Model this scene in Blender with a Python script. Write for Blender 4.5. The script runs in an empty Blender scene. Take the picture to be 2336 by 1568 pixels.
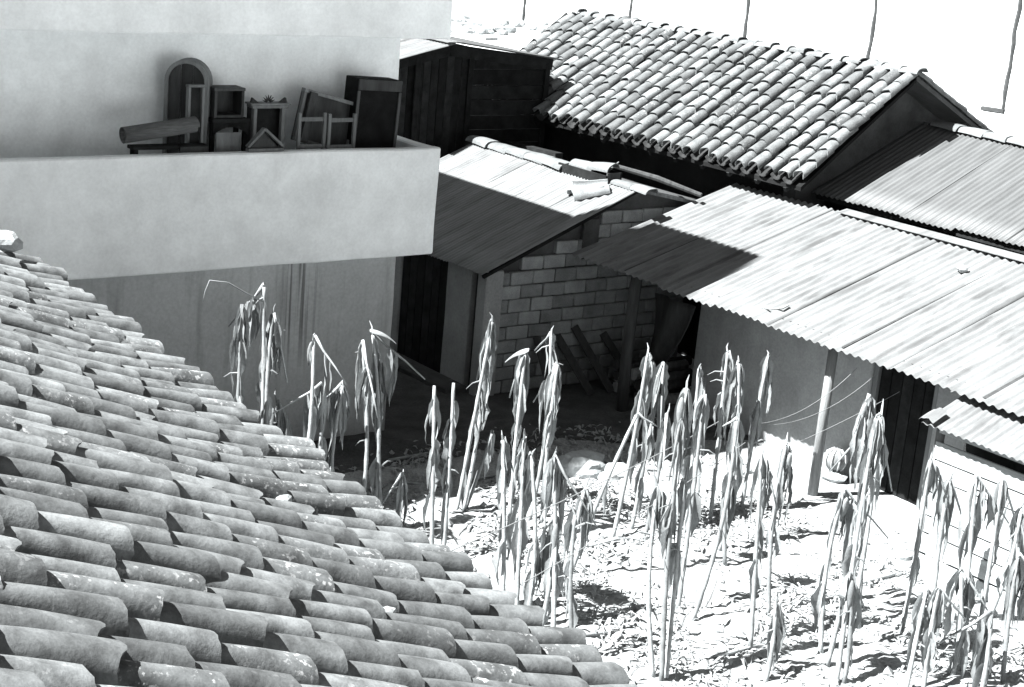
import bpy, bmesh, math, random
from math import sin, cos, pi, radians, atan2, hypot, floor
from mathutils import Vector, Matrix, noise

# ------------------------------------------------------------------ camera, sky, sun, exposure
scn = bpy.context.scene
COL = scn.collection
H = 7.0
F_, P_, R_, YAW = 3750.0, radians(15.4), radians(5.06), radians(52.1)
_fw = Vector((0, cos(P_), -sin(P_))); _dn = Vector((0, -sin(P_), -cos(P_))); _rt = Vector((1, 0, 0))
_rt2 = cos(R_)*_rt - sin(R_)*_dn; _dn2 = cos(R_)*_dn + sin(R_)*_rt
def _w(v): return Vector((sin(YAW)*v.x + cos(YAW)*v.y, -cos(YAW)*v.x + sin(YAW)*v.y, v.z))
RT, DN, FW = _w(_rt2), _w(_dn2), _w(_fw)
CAM = Vector((0, 0, H))
cd = bpy.data.cameras.new('camera'); cam = bpy.data.objects.new('camera', cd); COL.objects.link(cam)
cd.sensor_width = 36; cd.lens = 36*F_/2336; cd.clip_end = 2000; cd.clip_start = .1
m = Matrix((RT, -DN, -FW)).transposed().to_4x4(); m.translation = CAM; cam.matrix_world = m
scn.camera = cam
SUN_DIR = Vector((.676, -.28, -1)).normalized()          # the way the light travels
w = bpy.data.worlds.new('World'); scn.world = w; w.use_nodes = True
nt = w.node_tree; nt.nodes.clear()
sky = nt.nodes.new('ShaderNodeTexSky'); sky.sky_type = 'NISHITA'; sky.sun_disc = False
T_ = -SUN_DIR
sky.sun_elevation = math.asin(T_.z); sky.sun_rotation = atan2(T_.x, T_.y); sky.altitude = 1500; sky.dust_density = .6
sep = nt.nodes.new('ShaderNodeSeparateColor'); cmb = nt.nodes.new('ShaderNodeCombineColor')
bg = nt.nodes.new('ShaderNodeBackground'); out = nt.nodes.new('ShaderNodeOutputWorld')
nt.links.new(sky.outputs[0], sep.inputs[0])                # black-and-white film: one channel for all three
for i in range(3): nt.links.new(sep.outputs['Red'], cmb.inputs[i])
nt.links.new(cmb.outputs[0], bg.inputs[0]); bg.inputs[1].default_value = .05
nt.links.new(bg.outputs[0], out.inputs[0])
sl = bpy.data.lights.new('sun', 'SUN'); sl.energy = 5.0; sl.angle = radians(.5); sl.color = (.99, 1, 1)
so = bpy.data.objects.new('sun', sl); COL.objects.link(so)
so.rotation_euler = SUN_DIR.to_track_quat('-Z', 'Y').to_euler(); so.location = (0, 0, 30)
vs_ = scn.view_settings; vs_.view_transform = 'Standard'; vs_.look = 'None'; vs_.gamma = 1; vs_.use_curve_mapping = False
vs_.exposure = 2.15

# ------------------------------------------------------------------ helpers
rnd = random.Random(7)
def ray(x, y): return FW + RT*((x-1168)/F_) + DN*((y-784)/F_)
def at(px, py, **k):
    (a, v), = k.items(); i = 'xyz'.index(a); d = ray(px, py)
    return CAM + d*((v-CAM[i])/d[i])
def atdepth(px, py, dep): return CAM + ray(px, py)*dep
def depth(p): return (p-CAM).dot(FW)
def pix(p):
    v = Vector(p)-CAM; z = v.dot(FW); return (1168+F_*v.dot(RT)/z, 784+F_*v.dot(DN)/z)
def wloc(o):
    v = Vector((0, 0, 0))
    while o is not None: v = v + o.location; o = o.parent
    return v
def empty(name, loc, label, cat, group=None):
    o = bpy.data.objects.new(name, None); COL.objects.link(o); o.location = loc; o.empty_display_size = .1
    return tag(o, label, cat, group)
def tag(o, label=None, cat=None, group=None, kind=None):
    if label: o['label'] = label
    if cat: o['category'] = cat
    if group: o['group'] = group
    if kind: o['kind'] = kind
    return o
def mesh(name, vs, fs, mat, parent=None, smooth=False, origin=None):
    base = wloc(parent) if parent else Vector((0, 0, 0))
    org = Vector(origin) if origin is not None else base
    me = bpy.data.meshes.new(name)
    me.from_pydata([tuple(Vector(v)-org) for v in vs], [], fs); me.materials.append(mat)
    if smooth: me.shade_smooth()
    o = bpy.data.objects.new(name, me); COL.objects.link(o)
    if parent: o.parent = parent
    o.location = org-base
    return o
class MB:
    def __init__(s): s.v = []; s.f = []
    def add(s, vs, fs):
        n = len(s.v); s.v += [Vector(v) for v in vs]; s.f += [tuple(i+n for i in f) for f in fs]; return s
    def box(s, x0, x1, y0, y1, z0, z1):
        return s.obox(Vector(((x0+x1)/2, (y0+y1)/2, (z0+z1)/2)), Vector(((x1-x0)/2, 0, 0)), Vector((0, (y1-y0)/2, 0)), Vector((0, 0, (z1-z0)/2)))
    def obox(s, c, a, b, d):
        c, a, b, d = map(Vector, (c, a, b, d))
        vs = [c+i*a+j*b+k*d for k in (-1, 1) for j in (-1, 1) for i in (-1, 1)]
        return s.add(vs, [(0, 2, 3, 1), (4, 5, 7, 6), (0, 1, 5, 4), (2, 6, 7, 3), (0, 4, 6, 2), (1, 3, 7, 5)])
    def bar(s, p, q, wd, th, up=Vector((0, 0, 1))):
        p, q = Vector(p), Vector(q); a = (q-p)/2; n = a.normalized(); b = n.cross(up)
        if b.length < 1e-4: b = n.cross(Vector((1, 0, 0)))
        b.normalize(); d = b.cross(n)
        return s.obox((p+q)/2, a, b*wd/2, d*th/2)
    def tube(s, pts, rs, n=6, cap=True):
        pts = [Vector(p) for p in pts]; N = len(pts); vs = []; fs = []; prev = None
        for i, p in enumerate(pts):
            t = (pts[min(i+1, N-1)]-pts[max(i-1, 0)]).normalized()
            if prev is None: u = t.orthogonal().normalized()
            else:
                u = prev - t*prev.dot(t); u = u.normalized() if u.length > 1e-5 else t.orthogonal().normalized()
            prev = u; v = t.cross(u); r = rs[i] if isinstance(rs, (list, tuple)) else rs
            for k in range(n): a = 2*pi*k/n; vs.append(p+(u*cos(a)+v*sin(a))*r)
        for i in range(N-1):
            for k in range(n): k2 = (k+1) % n; fs.append((i*n+k, i*n+k2, (i+1)*n+k2, (i+1)*n+k))
        if cap: fs.append(tuple(range(n-1, -1, -1))); fs.append(tuple((N-1)*n+k for k in range(n)))
        return s.add(vs, fs)
    def prism(s, poly, d):
        d = Vector(d); n = len(poly); vs = [Vector(p) for p in poly]+[Vector(p)+d for p in poly]
        fs = [tuple(range(n-1, -1, -1)), tuple(range(n, 2*n))]+[(i, (i+1) % n, n+(i+1) % n, n+i) for i in range(n)]
        return s.add(vs, fs)
    def build(s, name, mat, parent=None, smooth=False, bevel=0, cell=0, amp=0, freq=1.5, origin=None):
        o = mesh(name, s.v, s.f, mat, parent, smooth, origin)
        if bevel or cell or amp or True:
            bm = bmesh.new(); bm.from_mesh(o.data)
            bmesh.ops.recalc_face_normals(bm, faces=bm.faces)
            if bevel: bmesh.ops.bevel(bm, geom=list(bm.edges), offset=bevel, segments=1, affect='EDGES', clamp_overlap=True)
            if cell:
                for _ in range(8):
                    es = [e for e in bm.edges if e.calc_length() > cell*1.6]
                    if not es: break
                    bmesh.ops.subdivide_edges(bm, edges=es, cuts=1, use_grid_fill=True)
            if amp:
                off = wloc(o)
                for v in bm.verts:
                    p = (v.co+off)*freq; v.co += Vector((noise.noise(p), noise.noise(p+Vector((31, 0, 0))), noise.noise(p+Vector((0, 47, 0)))))*amp
            bm.to_mesh(o.data); bm.free()
        return o

# ------------------------------------------------------------------ materials (all greys: a black-and-white print)
def add_drips(mt, x0, x1, z0, c):
    t = mt.node_tree; N = t.nodes; L = t.links; bs = N['Principled BSDF']; old = bs.inputs['Base Color'].links[0].from_socket
    tc = N.new('ShaderNodeTexCoord'); sp = N.new('ShaderNodeSeparateXYZ'); L.new(tc.outputs['Object'], sp.inputs[0])
    def mr(src, a, b, lo, hi):
        m_ = N.new('ShaderNodeMapRange'); m_.inputs[1].default_value = a; m_.inputs[2].default_value = b; m_.inputs[3].default_value = lo; m_.inputs[4].default_value = hi; L.new(src, m_.inputs[0]); return m_.outputs[0]
    def mul(a, b):
        m_ = N.new('ShaderNodeMath'); m_.operation = 'MULTIPLY'; L.new(a, m_.inputs[0]); L.new(b, m_.inputs[1]); return m_.outputs[0]
    mp = N.new('ShaderNodeMapping'); mp.inputs['Scale'].default_value = (26, .1, .35); L.new(tc.outputs['Object'], mp.inputs[0])
    nz = N.new('ShaderNodeTexNoise'); nz.inputs['Scale'].default_value = 1; nz.inputs['Detail'].default_value = 3; L.new(mp.outputs[0], nz.inputs['Vector'])
    f = mr(nz.outputs['Fac'], .5, .62, 0, .8)
    for a, b, lo, hi in ((x0-.15, x0+.05, 0, 1), (x1-.05, x1+.15, 1, 0)): f = mul(f, mr(sp.outputs[0], a, b, lo, hi))
    f = mul(f, mr(sp.outputs[2], z0, z0+.7, 0, 1))
    mx = N.new('ShaderNodeMix'); mx.data_type = 'RGBA'; L.new(f, mx.inputs[0]); L.new(old, mx.inputs[6]); mx.inputs[7].default_value = (c, c, c, 1)
    L.new(mx.outputs[2], bs.inputs['Base Color'])
def g(v): return (v*.985, v, v*1.003, 1)
def surf(name, c, var=.25, scale=2.0, rough=.9, bump=.25, bscale=25, stretch=(1, 1, 1), metallic=0, spots=0, spot_c=.5, spot_scale=14,
         objvar=0, streaks=0, streak_map=(6, 6, .35), streak_c=.5, spec=.3, fine=.12, trans=0):
    mt = bpy.data.materials.new(name); mt.use_nodes = True; t = mt.node_tree; N = t.nodes; L = t.links
    bs = N['Principled BSDF']; bs.inputs['Roughness'].default_value = rough; bs.inputs['Metallic'].default_value = metallic
    bs.inputs['Specular IOR Level'].default_value = spec
    tc = N.new('ShaderNodeTexCoord'); src = tc.outputs['Object']
    oi = N.new('ShaderNodeObjectInfo')
    if objvar:
        ad = N.new('ShaderNodeVectorMath'); ad.operation = 'ADD'; mu = N.new('ShaderNodeMath'); mu.operation = 'MULTIPLY'; mu.inputs[1].default_value = 97
        L.new(oi.outputs['Random'], mu.inputs[0]); L.new(src, ad.inputs[0]); L.new(mu.outputs[0], ad.inputs[1]); src = ad.outputs[0]
    def mapped(s):
        mp = N.new('ShaderNodeMapping'); mp.inputs['Scale'].default_value = s; L.new(src, mp.inputs[0]); return mp.outputs[0]
    def nz(s, vec, det=6, ro=.6):
        n = N.new('ShaderNodeTexNoise'); n.inputs['Scale'].default_value = s; n.inputs['Detail'].default_value = det; n.inputs['Roughness'].default_value = ro
        L.new(vec, n.inputs['Vector']); return n.outputs['Fac']
    def ramp(fac, a, b, ca, cb):
        r = N.new('ShaderNodeValToRGB'); r.color_ramp.elements[0].position = a; r.color_ramp.elements[1].position = b
        r.color_ramp.elements[0].color = ca; r.color_ramp.elements[1].color = cb; L.new(fac, r.inputs[0]); return r.outputs[0]
    def mix(kind, fac, a, b):
        x = N.new('ShaderNodeMix'); x.data_type = 'RGBA'; x.blend_type = kind
        if isinstance(fac, float): x.inputs[0].default_value = fac
        else: L.new(fac, x.inputs[0])
        for i, q in ((6, a), (7, b)):
            if isinstance(q, tuple): x.inputs[i].default_value = q
            else: L.new(q, x.inputs[i])
        return x.outputs[2]
    vec = mapped(stretch)
    col = ramp(nz(scale, vec), .3, .7, g(c*(1-var)), g(c*(1+var)))
    if fine: col = mix('MULTIPLY', 1.0, col, ramp(nz(bscale*2, vec, 3), .3, .7, g(1-fine), g(1+fine)))
    if streaks:
        f2 = ramp(nz(1.0, mapped(streak_map), 4, .7), .52, .68, (0, 0, 0, 1), (streaks,)*3+(1,))
        col = mix('MIX', f2, col, g(streak_c))
    if objvar:
        col = mix('MULTIPLY', 1.0, col, ramp(oi.outputs['Random'], 0, 1, g(1-objvar), g(1+objvar)))
    if spots:
        big = ramp(nz(spot_scale*.2, vec, 3), .44, .58, (0, 0, 0, 1), (1, 1, 1, 1))
        sm = ramp(nz(spot_scale, vec, 4, .55), .56, .62, (0, 0, 0, 1), (spots,)*3+(1,))
        f3 = mix('MULTIPLY', 1.0, big, sm)
        if objvar:
            cr = N.new('ShaderNodeMath'); cr.operation = 'MULTIPLY'; cr.inputs[1].default_value = 37.3; L.new(oi.outputs['Random'], cr.inputs[0])
            fr = N.new('ShaderNodeMath'); fr.operation = 'FRACT'; L.new(cr.outputs[0], fr.inputs[0])
            f3 = mix('MULTIPLY', 1.0, f3, ramp(fr.outputs[0], .6, .9, (.05, .05, .05, 1), (1, 1, 1, 1)))
        col = mix('MIX', f3, col, g(spot_c))
    L.new(col, bs.inputs['Base Color'])
    if bump:
        bp = N.new('ShaderNodeBump'); bp.inputs['Strength'].default_value = bump; bp.inputs['Distance'].default_value = .02
        L.new(nz(bscale, vec, 8), bp.inputs['Height']); L.new(bp.outputs[0], bs.inputs['Normal'])
    if trans:
        tr = N.new('ShaderNodeBsdfTranslucent'); L.new(col, tr.inputs[0]); ms = N.new('ShaderNodeMixShader'); ms.inputs[0].default_value = trans
        L.new(bs.outputs[0], ms.inputs[1]); L.new(tr.outputs[0], ms.inputs[2]); L.new(ms.outputs[0], N['Material Output'].inputs[0])
    return mt
M = dict(
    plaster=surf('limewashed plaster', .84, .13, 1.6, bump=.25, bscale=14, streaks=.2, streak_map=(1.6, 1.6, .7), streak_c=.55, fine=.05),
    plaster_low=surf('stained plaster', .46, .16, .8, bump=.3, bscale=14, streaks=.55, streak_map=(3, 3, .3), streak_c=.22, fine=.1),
    plaster_b=surf('old grey plaster', .32, .2, 1.3, bump=.35, bscale=16, streaks=.3, streak_map=(3, 3, .6), streak_c=.2),
    clay=surf('weathered clay tile', .13, .55, 7, bump=.22, bscale=40, spots=.85, spot_c=.42, spot_scale=34, objvar=.35, fine=.14),
    clay_pan=surf('painted shade channel tile', .03, .3, 6, bump=.4, bscale=45),  # near-black colour paints shade into the valleys between tile columns
    clay_b=surf('pale clay tile', .14, .4, 5, bump=.45, bscale=40, spots=.6, spot_c=.45, spot_scale=24, objvar=.35, fine=.2),
    clay_r=surf('ridge clay tile', .16, .25, 5, bump=.4, bscale=40, objvar=.2, fine=.2),
    zinc=surf('weathered zinc', .215, .22, 2.0, rough=.55, bump=.1, bscale=30, stretch=(.5, 5, .5), metallic=.25, streaks=.7, streak_map=(.7, 5, .7), streak_c=.1),
    zinc_b=surf('fibre cement sheet', .165, .25, 2.0, rough=.8, bump=.15, bscale=30, stretch=(.6, 4, .6), streaks=.9, streak_map=(.8, 4.2, .8), streak_c=.085),
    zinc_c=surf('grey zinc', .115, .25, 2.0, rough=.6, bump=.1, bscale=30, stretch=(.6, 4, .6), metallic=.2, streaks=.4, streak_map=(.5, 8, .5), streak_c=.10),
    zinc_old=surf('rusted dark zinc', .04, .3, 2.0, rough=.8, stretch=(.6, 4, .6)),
    wood=surf('weathered furniture wood', .042, .45, 3, rough=.75, bump=.3, bscale=18, stretch=(3, 3, .5), objvar=.35),
    wood_l=surf('pale dry wood', .15, .3, 3, rough=.85, bump=.3, bscale=18, stretch=(5, 5, .5), objvar=.2),
    wood_d=surf('soot dark plank', .018, .5, 2.5, rough=.9, bump=.4, bscale=14, stretch=(2, 2, 2), objvar=.5, spec=.1),
    wood_w=surf('sun bleached plank', .36, .25, 3, rough=.9, bump=.3, bscale=18, stretch=(3, .5, 3), objvar=.15),
    post=surf('grey timber post', .22, .35, 4, rough=.9, bump=.4, bscale=20, stretch=(4, 4, .4)),
    post_d=surf('dark timber post', .05, .35, 4, rough=.9, bump=.4, bscale=20, stretch=(4, 4, .4)),
    block=surf('cement block', .27, .25, 4, bump=.5, bscale=40, objvar=.28, fine=.2),
    mortar=surf('dark mortar', .075, .3, 4, bump=.4, bscale=30),
    adobe=surf('dark adobe render', .06, .4, 2, bump=.5, bscale=18),
    black=surf('painted shade wall', .012, .4, 2, bump=.4, bscale=18, spec=.1),  # deep shade under eaves and in the bay, put into the wall colour
    soil=surf('dry pale soil', .3, .25, 2.2, bump=.8, bscale=16, fine=.3),
    earth=surf('shade painted soil', .07, .4, 3, bump=.7, bscale=18, fine=.3),  # yard soil coloured dark to stand in for the building's shade
    ground=surf('bright dusty ground', .62, .08, .3, bump=.3, bscale=6, fine=.08),
    straw=surf('dry corn straw', .27, .25, 5, rough=.8, bump=.2, bscale=30, objvar=.25, trans=.18),
    stem=surf('dry corn stem', .28, .3, 8, rough=.8, bump=.2, bscale=30, objvar=.3),
    litter=surf('dry leaf litter', .34, .35, 9, rough=.9, bump=0, trans=.1),
    stone=surf('pale field stone', .36, .25, 3, bump=.6, bscale=16, objvar=.2),
    mat=surf('rolled reed mat', .11, .3, 8, bump=.4, bscale=40, stretch=(1, 8, 8)),
    wire=surf('galvanised wire', .22, .1, 3, bump=0, rough=.5),
    tarp=surf('dark sacking', .03, .4, 4, bump=.4, bscale=30, stretch=(4, 4, .5)),
    wicker=surf('pale wicker', .42, .3, 20, bump=.4, bscale=60),
    fence=surf('tarred fence pole', .05, .3, 4, bump=.3, bscale=20),
)

_p0, _p1 = at(648, 700, y=17.2).x-8, at(712, 700, y=17.2).x-8
add_drips(M['plaster_low'], _p0, _p1, .9, .1)
# ------------------------------------------------------------------ key positions
XH = 11.42                                     # end of the plastered house
YF = 16.42                                     # its balcony front
XE2 = 14.70
R2L = at(1295, 580, x=XE2); R2K = at(1675, 418, y=R2L.y)
S1Y = 17.85
S1E = at(1095, 628, y=S1Y); S1K = at(1460, 431, y=S1Y)
TY = 16.1
TA = at(2100, 155, y=TY); TB = at(1830, 402, y=TY); TC = at(2280, 307, y=TY)
R3E = at(1925, 458, y=15.95); R3K = at(2180, 297, y=15.95)
R4Y = 10.85
R4T = at(2190, 905, y=R4Y); R4E = at(2100, 965, y=R4Y)

# ------------------------------------------------------------------ ground
gv = []; gf = []
mb = MB(); mb.add([(-300, -300, -.03), (600, -300, -.03), (600, 700, -.03), (-300, 700, -.03)], [(0, 1, 2, 3)])
o = mb.build('ground', M['ground']); tag(o, 'bright dusty ground around the houses', None, None, 'structure')
def fz(x, y):
    p = Vector((x, y, 0))
    h = .05*noise.noise(p*.9) + .045*noise.noise(p*2.7+Vector((5, 3, 0))) + .035*noise.noise(p*7) + .02*noise.noise(p*15)
    h += .035*sin((x*.25+y)*2*pi/.95+1.2*noise.noise(p*.7))
    h += .05
    e = min(x-4.6, 17.3-x, y-2.6, 17.15-y, 1.0)
    k = max(0, min(1, e/.6))
    pk = max(0, min(1, (14.4-x)/.7)) if y < 14.6 else max(0, min(1, (14.0-x)/.7))
    return (.02+h*(.07+.93*pk))*k - .06*(1-k)
nx, ny = 170, 195
for j in range(ny+1):
    for i in range(nx+1):
        x = 4.5+12.9*i/nx; y = 2.5+14.7*j/ny; gv.append((x, y, fz(x, y)))
for j in range(ny):
    for i in range(nx): a = j*(nx+1)+i; gf.append((a, a+1, a+nx+2, a+nx+1))
o = mesh('field_soil', gv, gf, M['soil'], smooth=True); tag(o, 'pale dry furrowed soil of the corn patch', None, None, 'structure')

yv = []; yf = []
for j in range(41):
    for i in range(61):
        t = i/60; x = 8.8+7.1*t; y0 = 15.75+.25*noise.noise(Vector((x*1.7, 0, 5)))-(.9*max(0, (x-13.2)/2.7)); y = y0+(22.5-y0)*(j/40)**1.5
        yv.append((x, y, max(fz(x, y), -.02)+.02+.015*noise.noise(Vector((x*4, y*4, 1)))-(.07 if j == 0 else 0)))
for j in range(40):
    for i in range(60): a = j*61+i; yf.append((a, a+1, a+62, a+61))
o = mesh('yard_shade_patch', yv, yf, M['earth'], smooth=True); tag(o, 'shade painted soil of the small yard by the house corner', None, None, 'structure')  # overlay that paints the deep building shade onto the yard ground

# ------------------------------------------------------------------ plastered house with balcony
house = empty('plastered_house', (8, 20, 0), 'pale plastered multi-storey house with long balcony parapet at left', 'house')
XL = -6
def pbox(name, a, mat, parent, cell=.35, amp=.012, bevel=.018):
    return MB().box(*a).build(name, mat, parent, bevel=bevel, cell=cell, amp=amp)
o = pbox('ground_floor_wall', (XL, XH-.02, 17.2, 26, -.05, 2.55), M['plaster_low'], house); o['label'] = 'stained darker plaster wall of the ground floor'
pbox('upper_wall', (XL, XH-.02, 17.42, 26, 2.57, 5.18), M['plaster'], house)
par = pbox('balcony_parapet', (XL, XH, YF, YF+.15, 2.56, 3.885), M['plaster'], house, amp=.016)
pbox('return', (XH-.16, XH, YF+.15, 17.42, 2.56, 3.88), M['plaster'], par)
pbox('balcony_floor', (XL, XH-.16, YF+.15, 17.42, 2.56, 3.2), M['plaster'], house, amp=.004)
par2 = pbox('upper_balcony_parapet', (XL, XH+.03, YF, YF+.15, 5.2, 6.53), M['plaster'], house, amp=.016)
pbox('return', (XH-.13, XH+.03, YF+.15, 17.42, 5.2, 6.525), M['plaster'], par2)
pbox('upper_balcony_floor', (XL, XH-.13, YF+.15, 17.42, 5.2, 5.42), M['plaster'], house, amp=.004)
pbox('upper_storey', (XL, XH, 17.42, 19.55, 5.2, 9.2), M['plaster'], house)
pbox('roof_slab', (XL, XH+.05, 17.3, 19.57, 9.2, 9.42), M['plaster'], house)
pbox('rear_storey', (XL, XH+.01, 19.56, 26, 5.2, 7.82), M['plaster'], house)

# ------------------------------------------------------------------ corrugated sheets
def sheet(name, parent, mat, E, K, y0, y1, pitch, amp, seed=0, lift=0, thick=0.004):
    """one corrugated sheet: E = eave point, K = ridge point (X,Z used), spans y0..y1"""
    r = random.Random(seed); n = max(8, int(round(abs(y1-y0)/pitch*6))); rows = 5
    d = Vector((K.x-E.x, 0, K.z-E.z)); nn = Vector((-d.z, 0, d.x)).normalized()
    vs = []; fs = []; s0 = r.uniform(-.03, .03); sag = r.uniform(-.003, .003)
    for j in range(rows+1):
        t = j/rows
        for i in range(n+1):
            y = y0+(y1-y0)*i/n
            a = amp*sin(2*pi*y/pitch)+lift+sag*sin(pi*t)+.006*noise.noise(Vector((y*1.3, t*3, seed)))
            ext = (s0 + .012*noise.noise(Vector((y*2, seed, 0)))) if j == 0 else 0
            p = Vector((E.x, y, E.z))+d*t-d.normalized()*ext+nn*a; vs.append(p)
    for j in range(rows):
        for i in range(n): a = j*(n+1)+i; fs.append((a, a+1, a+n+2, a+n+1))
    N0 = len(vs); vs += [v-nn*thick for v in vs]
    fs += [tuple(N0+k for k in reversed(f)) for f in fs]
    for i in range(n): fs.append((i, N0+i, N0+i+1, i+1))
    for j in range(rows):
        a = j*(n+1); fs.append((a, a+n+1, N0+a+n+1, N0+a)); a += n; fs.append((a, N0+a, N0+a+n+1, a+n+1))
    return mesh(name, vs, fs, mat, parent, smooth=True)
def sheet_roof(parent, mat, E, K, y0, y1, width, pitch, amp, seed=0):
    n = int(round(abs(y1-y0)/width)); st = (y1-y0)/n
    for k in range(n):
        a = y0+st*k; b = a+st+math.copysign(pitch*.6, st)*(k < n-1)
        sheet('corrugated_sheet', parent, mat, E, K, a, b, pitch, amp, seed+k, lift=.004*(k % 2))

# ------------------------------------------------------------------ clay tiles
def tile_mesh(name, mat, L, w0, w1, hh, t, seed, n=10, rows=4, chip=0):
    """barrel tile: local x runs down the slope (0 = upper end, L = lower end), y across, z up"""
    r = random.Random(seed); vs = []; fs = []
    ph = r.uniform(0, 9)
    for side in (0, 1):
        for j in range(rows+1):
            f = j/rows; wd = (w1+(w0-w1)*f)/2; h2 = hh*(.73+.27*f)
            for i in range(n+1):
                a = pi*i/n; q = -t*side
                x = L*f
                if j == rows:
                    x += .012*sin(2*a+ph)+r.uniform(-.006, .006)*(side == 0)
                    if chip: x -= chip*max(0, sin(a*1.5+ph))**2
                k = 1+.03*sin(3*a+ph+f*2)
                vs.append(((x), (wd+q)*math.copysign(abs(cos(a))**.85, cos(a))*k, (h2+q)*sin(a)**.8*k+.006*sin(f*pi)))
    N0 = (rows+1)*(n+1)
    for j in range(rows):
        for i in range(n):
            a = j*(n+1)+i; fs.append((a, a+n+1, a+n+2, a+1)); b = a+N0; fs.append((b, b+1, b+n+2, b+n+1))
    for i in range(n):
        fs.append((i, i+1, N0+i+1, N0+i)); a = rows*(n+1)+i; fs.append((a, N0+a, N0+a+1, a+1))
    for j in range(rows):
        a = j*(n+1); fs.append((a, N0+a, N0+a+n+1, a+n+1)); a += n; fs.append((a, a+n+1, N0+a+n+1, N0+a))
    me = bpy.data.meshes.new(name); me.from_pydata(vs, [], fs); me.materials.append(mat); me.shade_smooth()
    try: me.set_sharp_from_angle(angle=radians(50))
    except Exception: pass
    return me
def put(me, name, mat4, parent):
    o = bpy.data.objects.new(name, me); COL.objects.link(o); o.parent = parent
    if parent: mat4 = Matrix.Translation(-wloc(parent)) @ mat4
    o.matrix_basis = mat4; return o
def frame(d, n, p, yaw=0, roll=0, sc=1):
    d = d.normalized(); y = n.cross(d).normalized(); n = d.cross(y)
    m4 = Matrix((d, y, n)).transposed().to_4x4()
    m4 = m4 @ Matrix.Rotation(yaw, 4, 'Z') @ Matrix.Rotation(roll, 4, 'X') @ Matrix.Scale(sc, 4)
    m4.translation = p; return m4
def join_meshes(name, items, mat, parent):
    mb = MB()
    for me, m4 in items: mb.add([m4 @ v.co for v in me.vertices], [tuple(p.vertices) for p in me.polygons])
    return mesh(name, mb.v, mb.f, mat, parent, smooth=True)
def tiled_slope(parent, meshes, panmesh, mat, panmat, O, u, d, prof, ncol, pitch, nrow, expo, seed, jit=1.0, limit=300, TL=.43):
    """O: eave start; u: along the eave; d: horizontal way down the slope; prof(s): (horizontal run up, rise) at slope distance s from the eave"""
    r = random.Random(seed); up = Vector((0, 0, 1)); items = []; pans = []
    def P(s, a): x, z = prof(s); return O+u*a-d*x+up*z
    for c in range(ncol):
        a0 = c*pitch+r.uniform(-.02, .02)*jit; so = r.uniform(-.5, .5)*expo*.7*jit
        ph = r.uniform(0, 6); drift = r.uniform(-.03, .03)*jit; base = r.uniform(-.008, .02)*jit
        for i in range(nrow):
            s = i*expo+so*min(1, .35+i/2)+r.uniform(-.035, .035)*jit
            a = a0+.016*jit*sin(i*.7+ph)+drift*i/max(1, nrow)
            lo = P(s, a); hi = P(s+TL, a); dd = lo-hi; nn = u.cross(dd).normalized()
            if nn.z < 0: nn = -nn
            k = r.randrange(len(meshes)); L = .43
            sc = r.uniform(.94, 1.06)
            hi2 = hi+nn*(.012+base); lo2 = lo+nn*(.04+base+r.uniform(-.006, .012)*jit)
            m4 = frame(lo2-hi2, nn, hi2, r.uniform(-.06, .06)*jit, r.uniform(-.13, .13)*jit, sc)
            items.append((meshes[k], m4, lo2))
        for i in range(nrow):
            s = i*expo+r.uniform(-.03, .03)-.03; a = a0+pitch/2
            lo = P(s, a); hi = P(s+.43, a); dd = lo-hi; nn = u.cross(dd).normalized()
            if nn.z < 0: nn = -nn
            m4 = frame(dd, -nn, hi+nn*.055, r.uniform(-.03, .03), 0, 1); m4.translation = hi+nn*.035
            pans.append((panmesh, m4))
    def size(it):
        x, y = pix(it[2]); dep = depth(it[2])
        inside = -60 < x < 2600 and -100 < y < 1750
        return (1000 if inside else 0)+100/dep
    items.sort(key=size, reverse=True)
    for me, m4, _ in items[:limit]: put(me, 'roof_tile', m4, parent)
    if items[limit:]:
        o = join_meshes('distant_roof_tiles', [(a, b) for a, b, _ in items[limit:]], mat, parent); o['kind'] = 'stuff'
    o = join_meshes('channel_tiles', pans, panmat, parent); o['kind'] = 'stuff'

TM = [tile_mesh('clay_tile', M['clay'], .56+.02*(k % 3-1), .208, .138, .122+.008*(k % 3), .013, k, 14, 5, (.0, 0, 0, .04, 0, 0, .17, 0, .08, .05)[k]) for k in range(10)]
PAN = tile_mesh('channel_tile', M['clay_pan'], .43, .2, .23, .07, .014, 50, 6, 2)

# ------------------------------------------------------------------ near tile-roofed house
near = empty('near_tiled_house', (3, 10, 0), 'near house with old lichen-spotted clay tile roof filling the lower left', 'house')
EO = Vector((5.345-.058*3.8, 1.2, 2.93)); EU = Vector((.058, 1, 0)).normalized(); ED = Vector((EU.y, -EU.x, 0))
def prof_near(s):
    x = z = 0; st = .05; q = 0
    if s < 0: return (s*cos(radians(16)), s*sin(radians(16)))
    while q < s-1e-6:
        h = min(st, s-q); th = radians(16.5+9.0*min(1, (q+h/2)/1.5)); x += h*cos(th); z += h*sin(th); q += h
    return (x, z)
NCOL = 56
tiled_slope(near, TM, PAN, M['clay'], M['clay_pan'], EO, EU, ED, prof_near, NCOL, .258, 11, .445, 21, TL=.56)
mb = MB(); ys = [0, NCOL*.258-.1]
for s in [k*.35 for k in range(0, 15)]:
    x, z = prof_near(s)
    for a in ys: mb.v.append(EO+EU*a-ED*x+Vector((0, 0, z-.045)))
for k in range(14): mb.f.append((2*k, 2*k+1, 2*k+3, 2*k+2))
o = mb.build('roof_deck', M['wood_d'], near)
xt, zt = prof_near(4.9)
mb = MB(); a, b = EO+EU*.3-ED*.35, EO+EU*(NCOL*.258-.6)-ED*.35
mb.prism([(a.x, a.y, -.05), (b.x, b.y, -.05), (b.x, b.y, 2.86), (a.x, a.y, 2.86)], -ED*.25).build('side_wall', M['adobe'], near)
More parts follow.
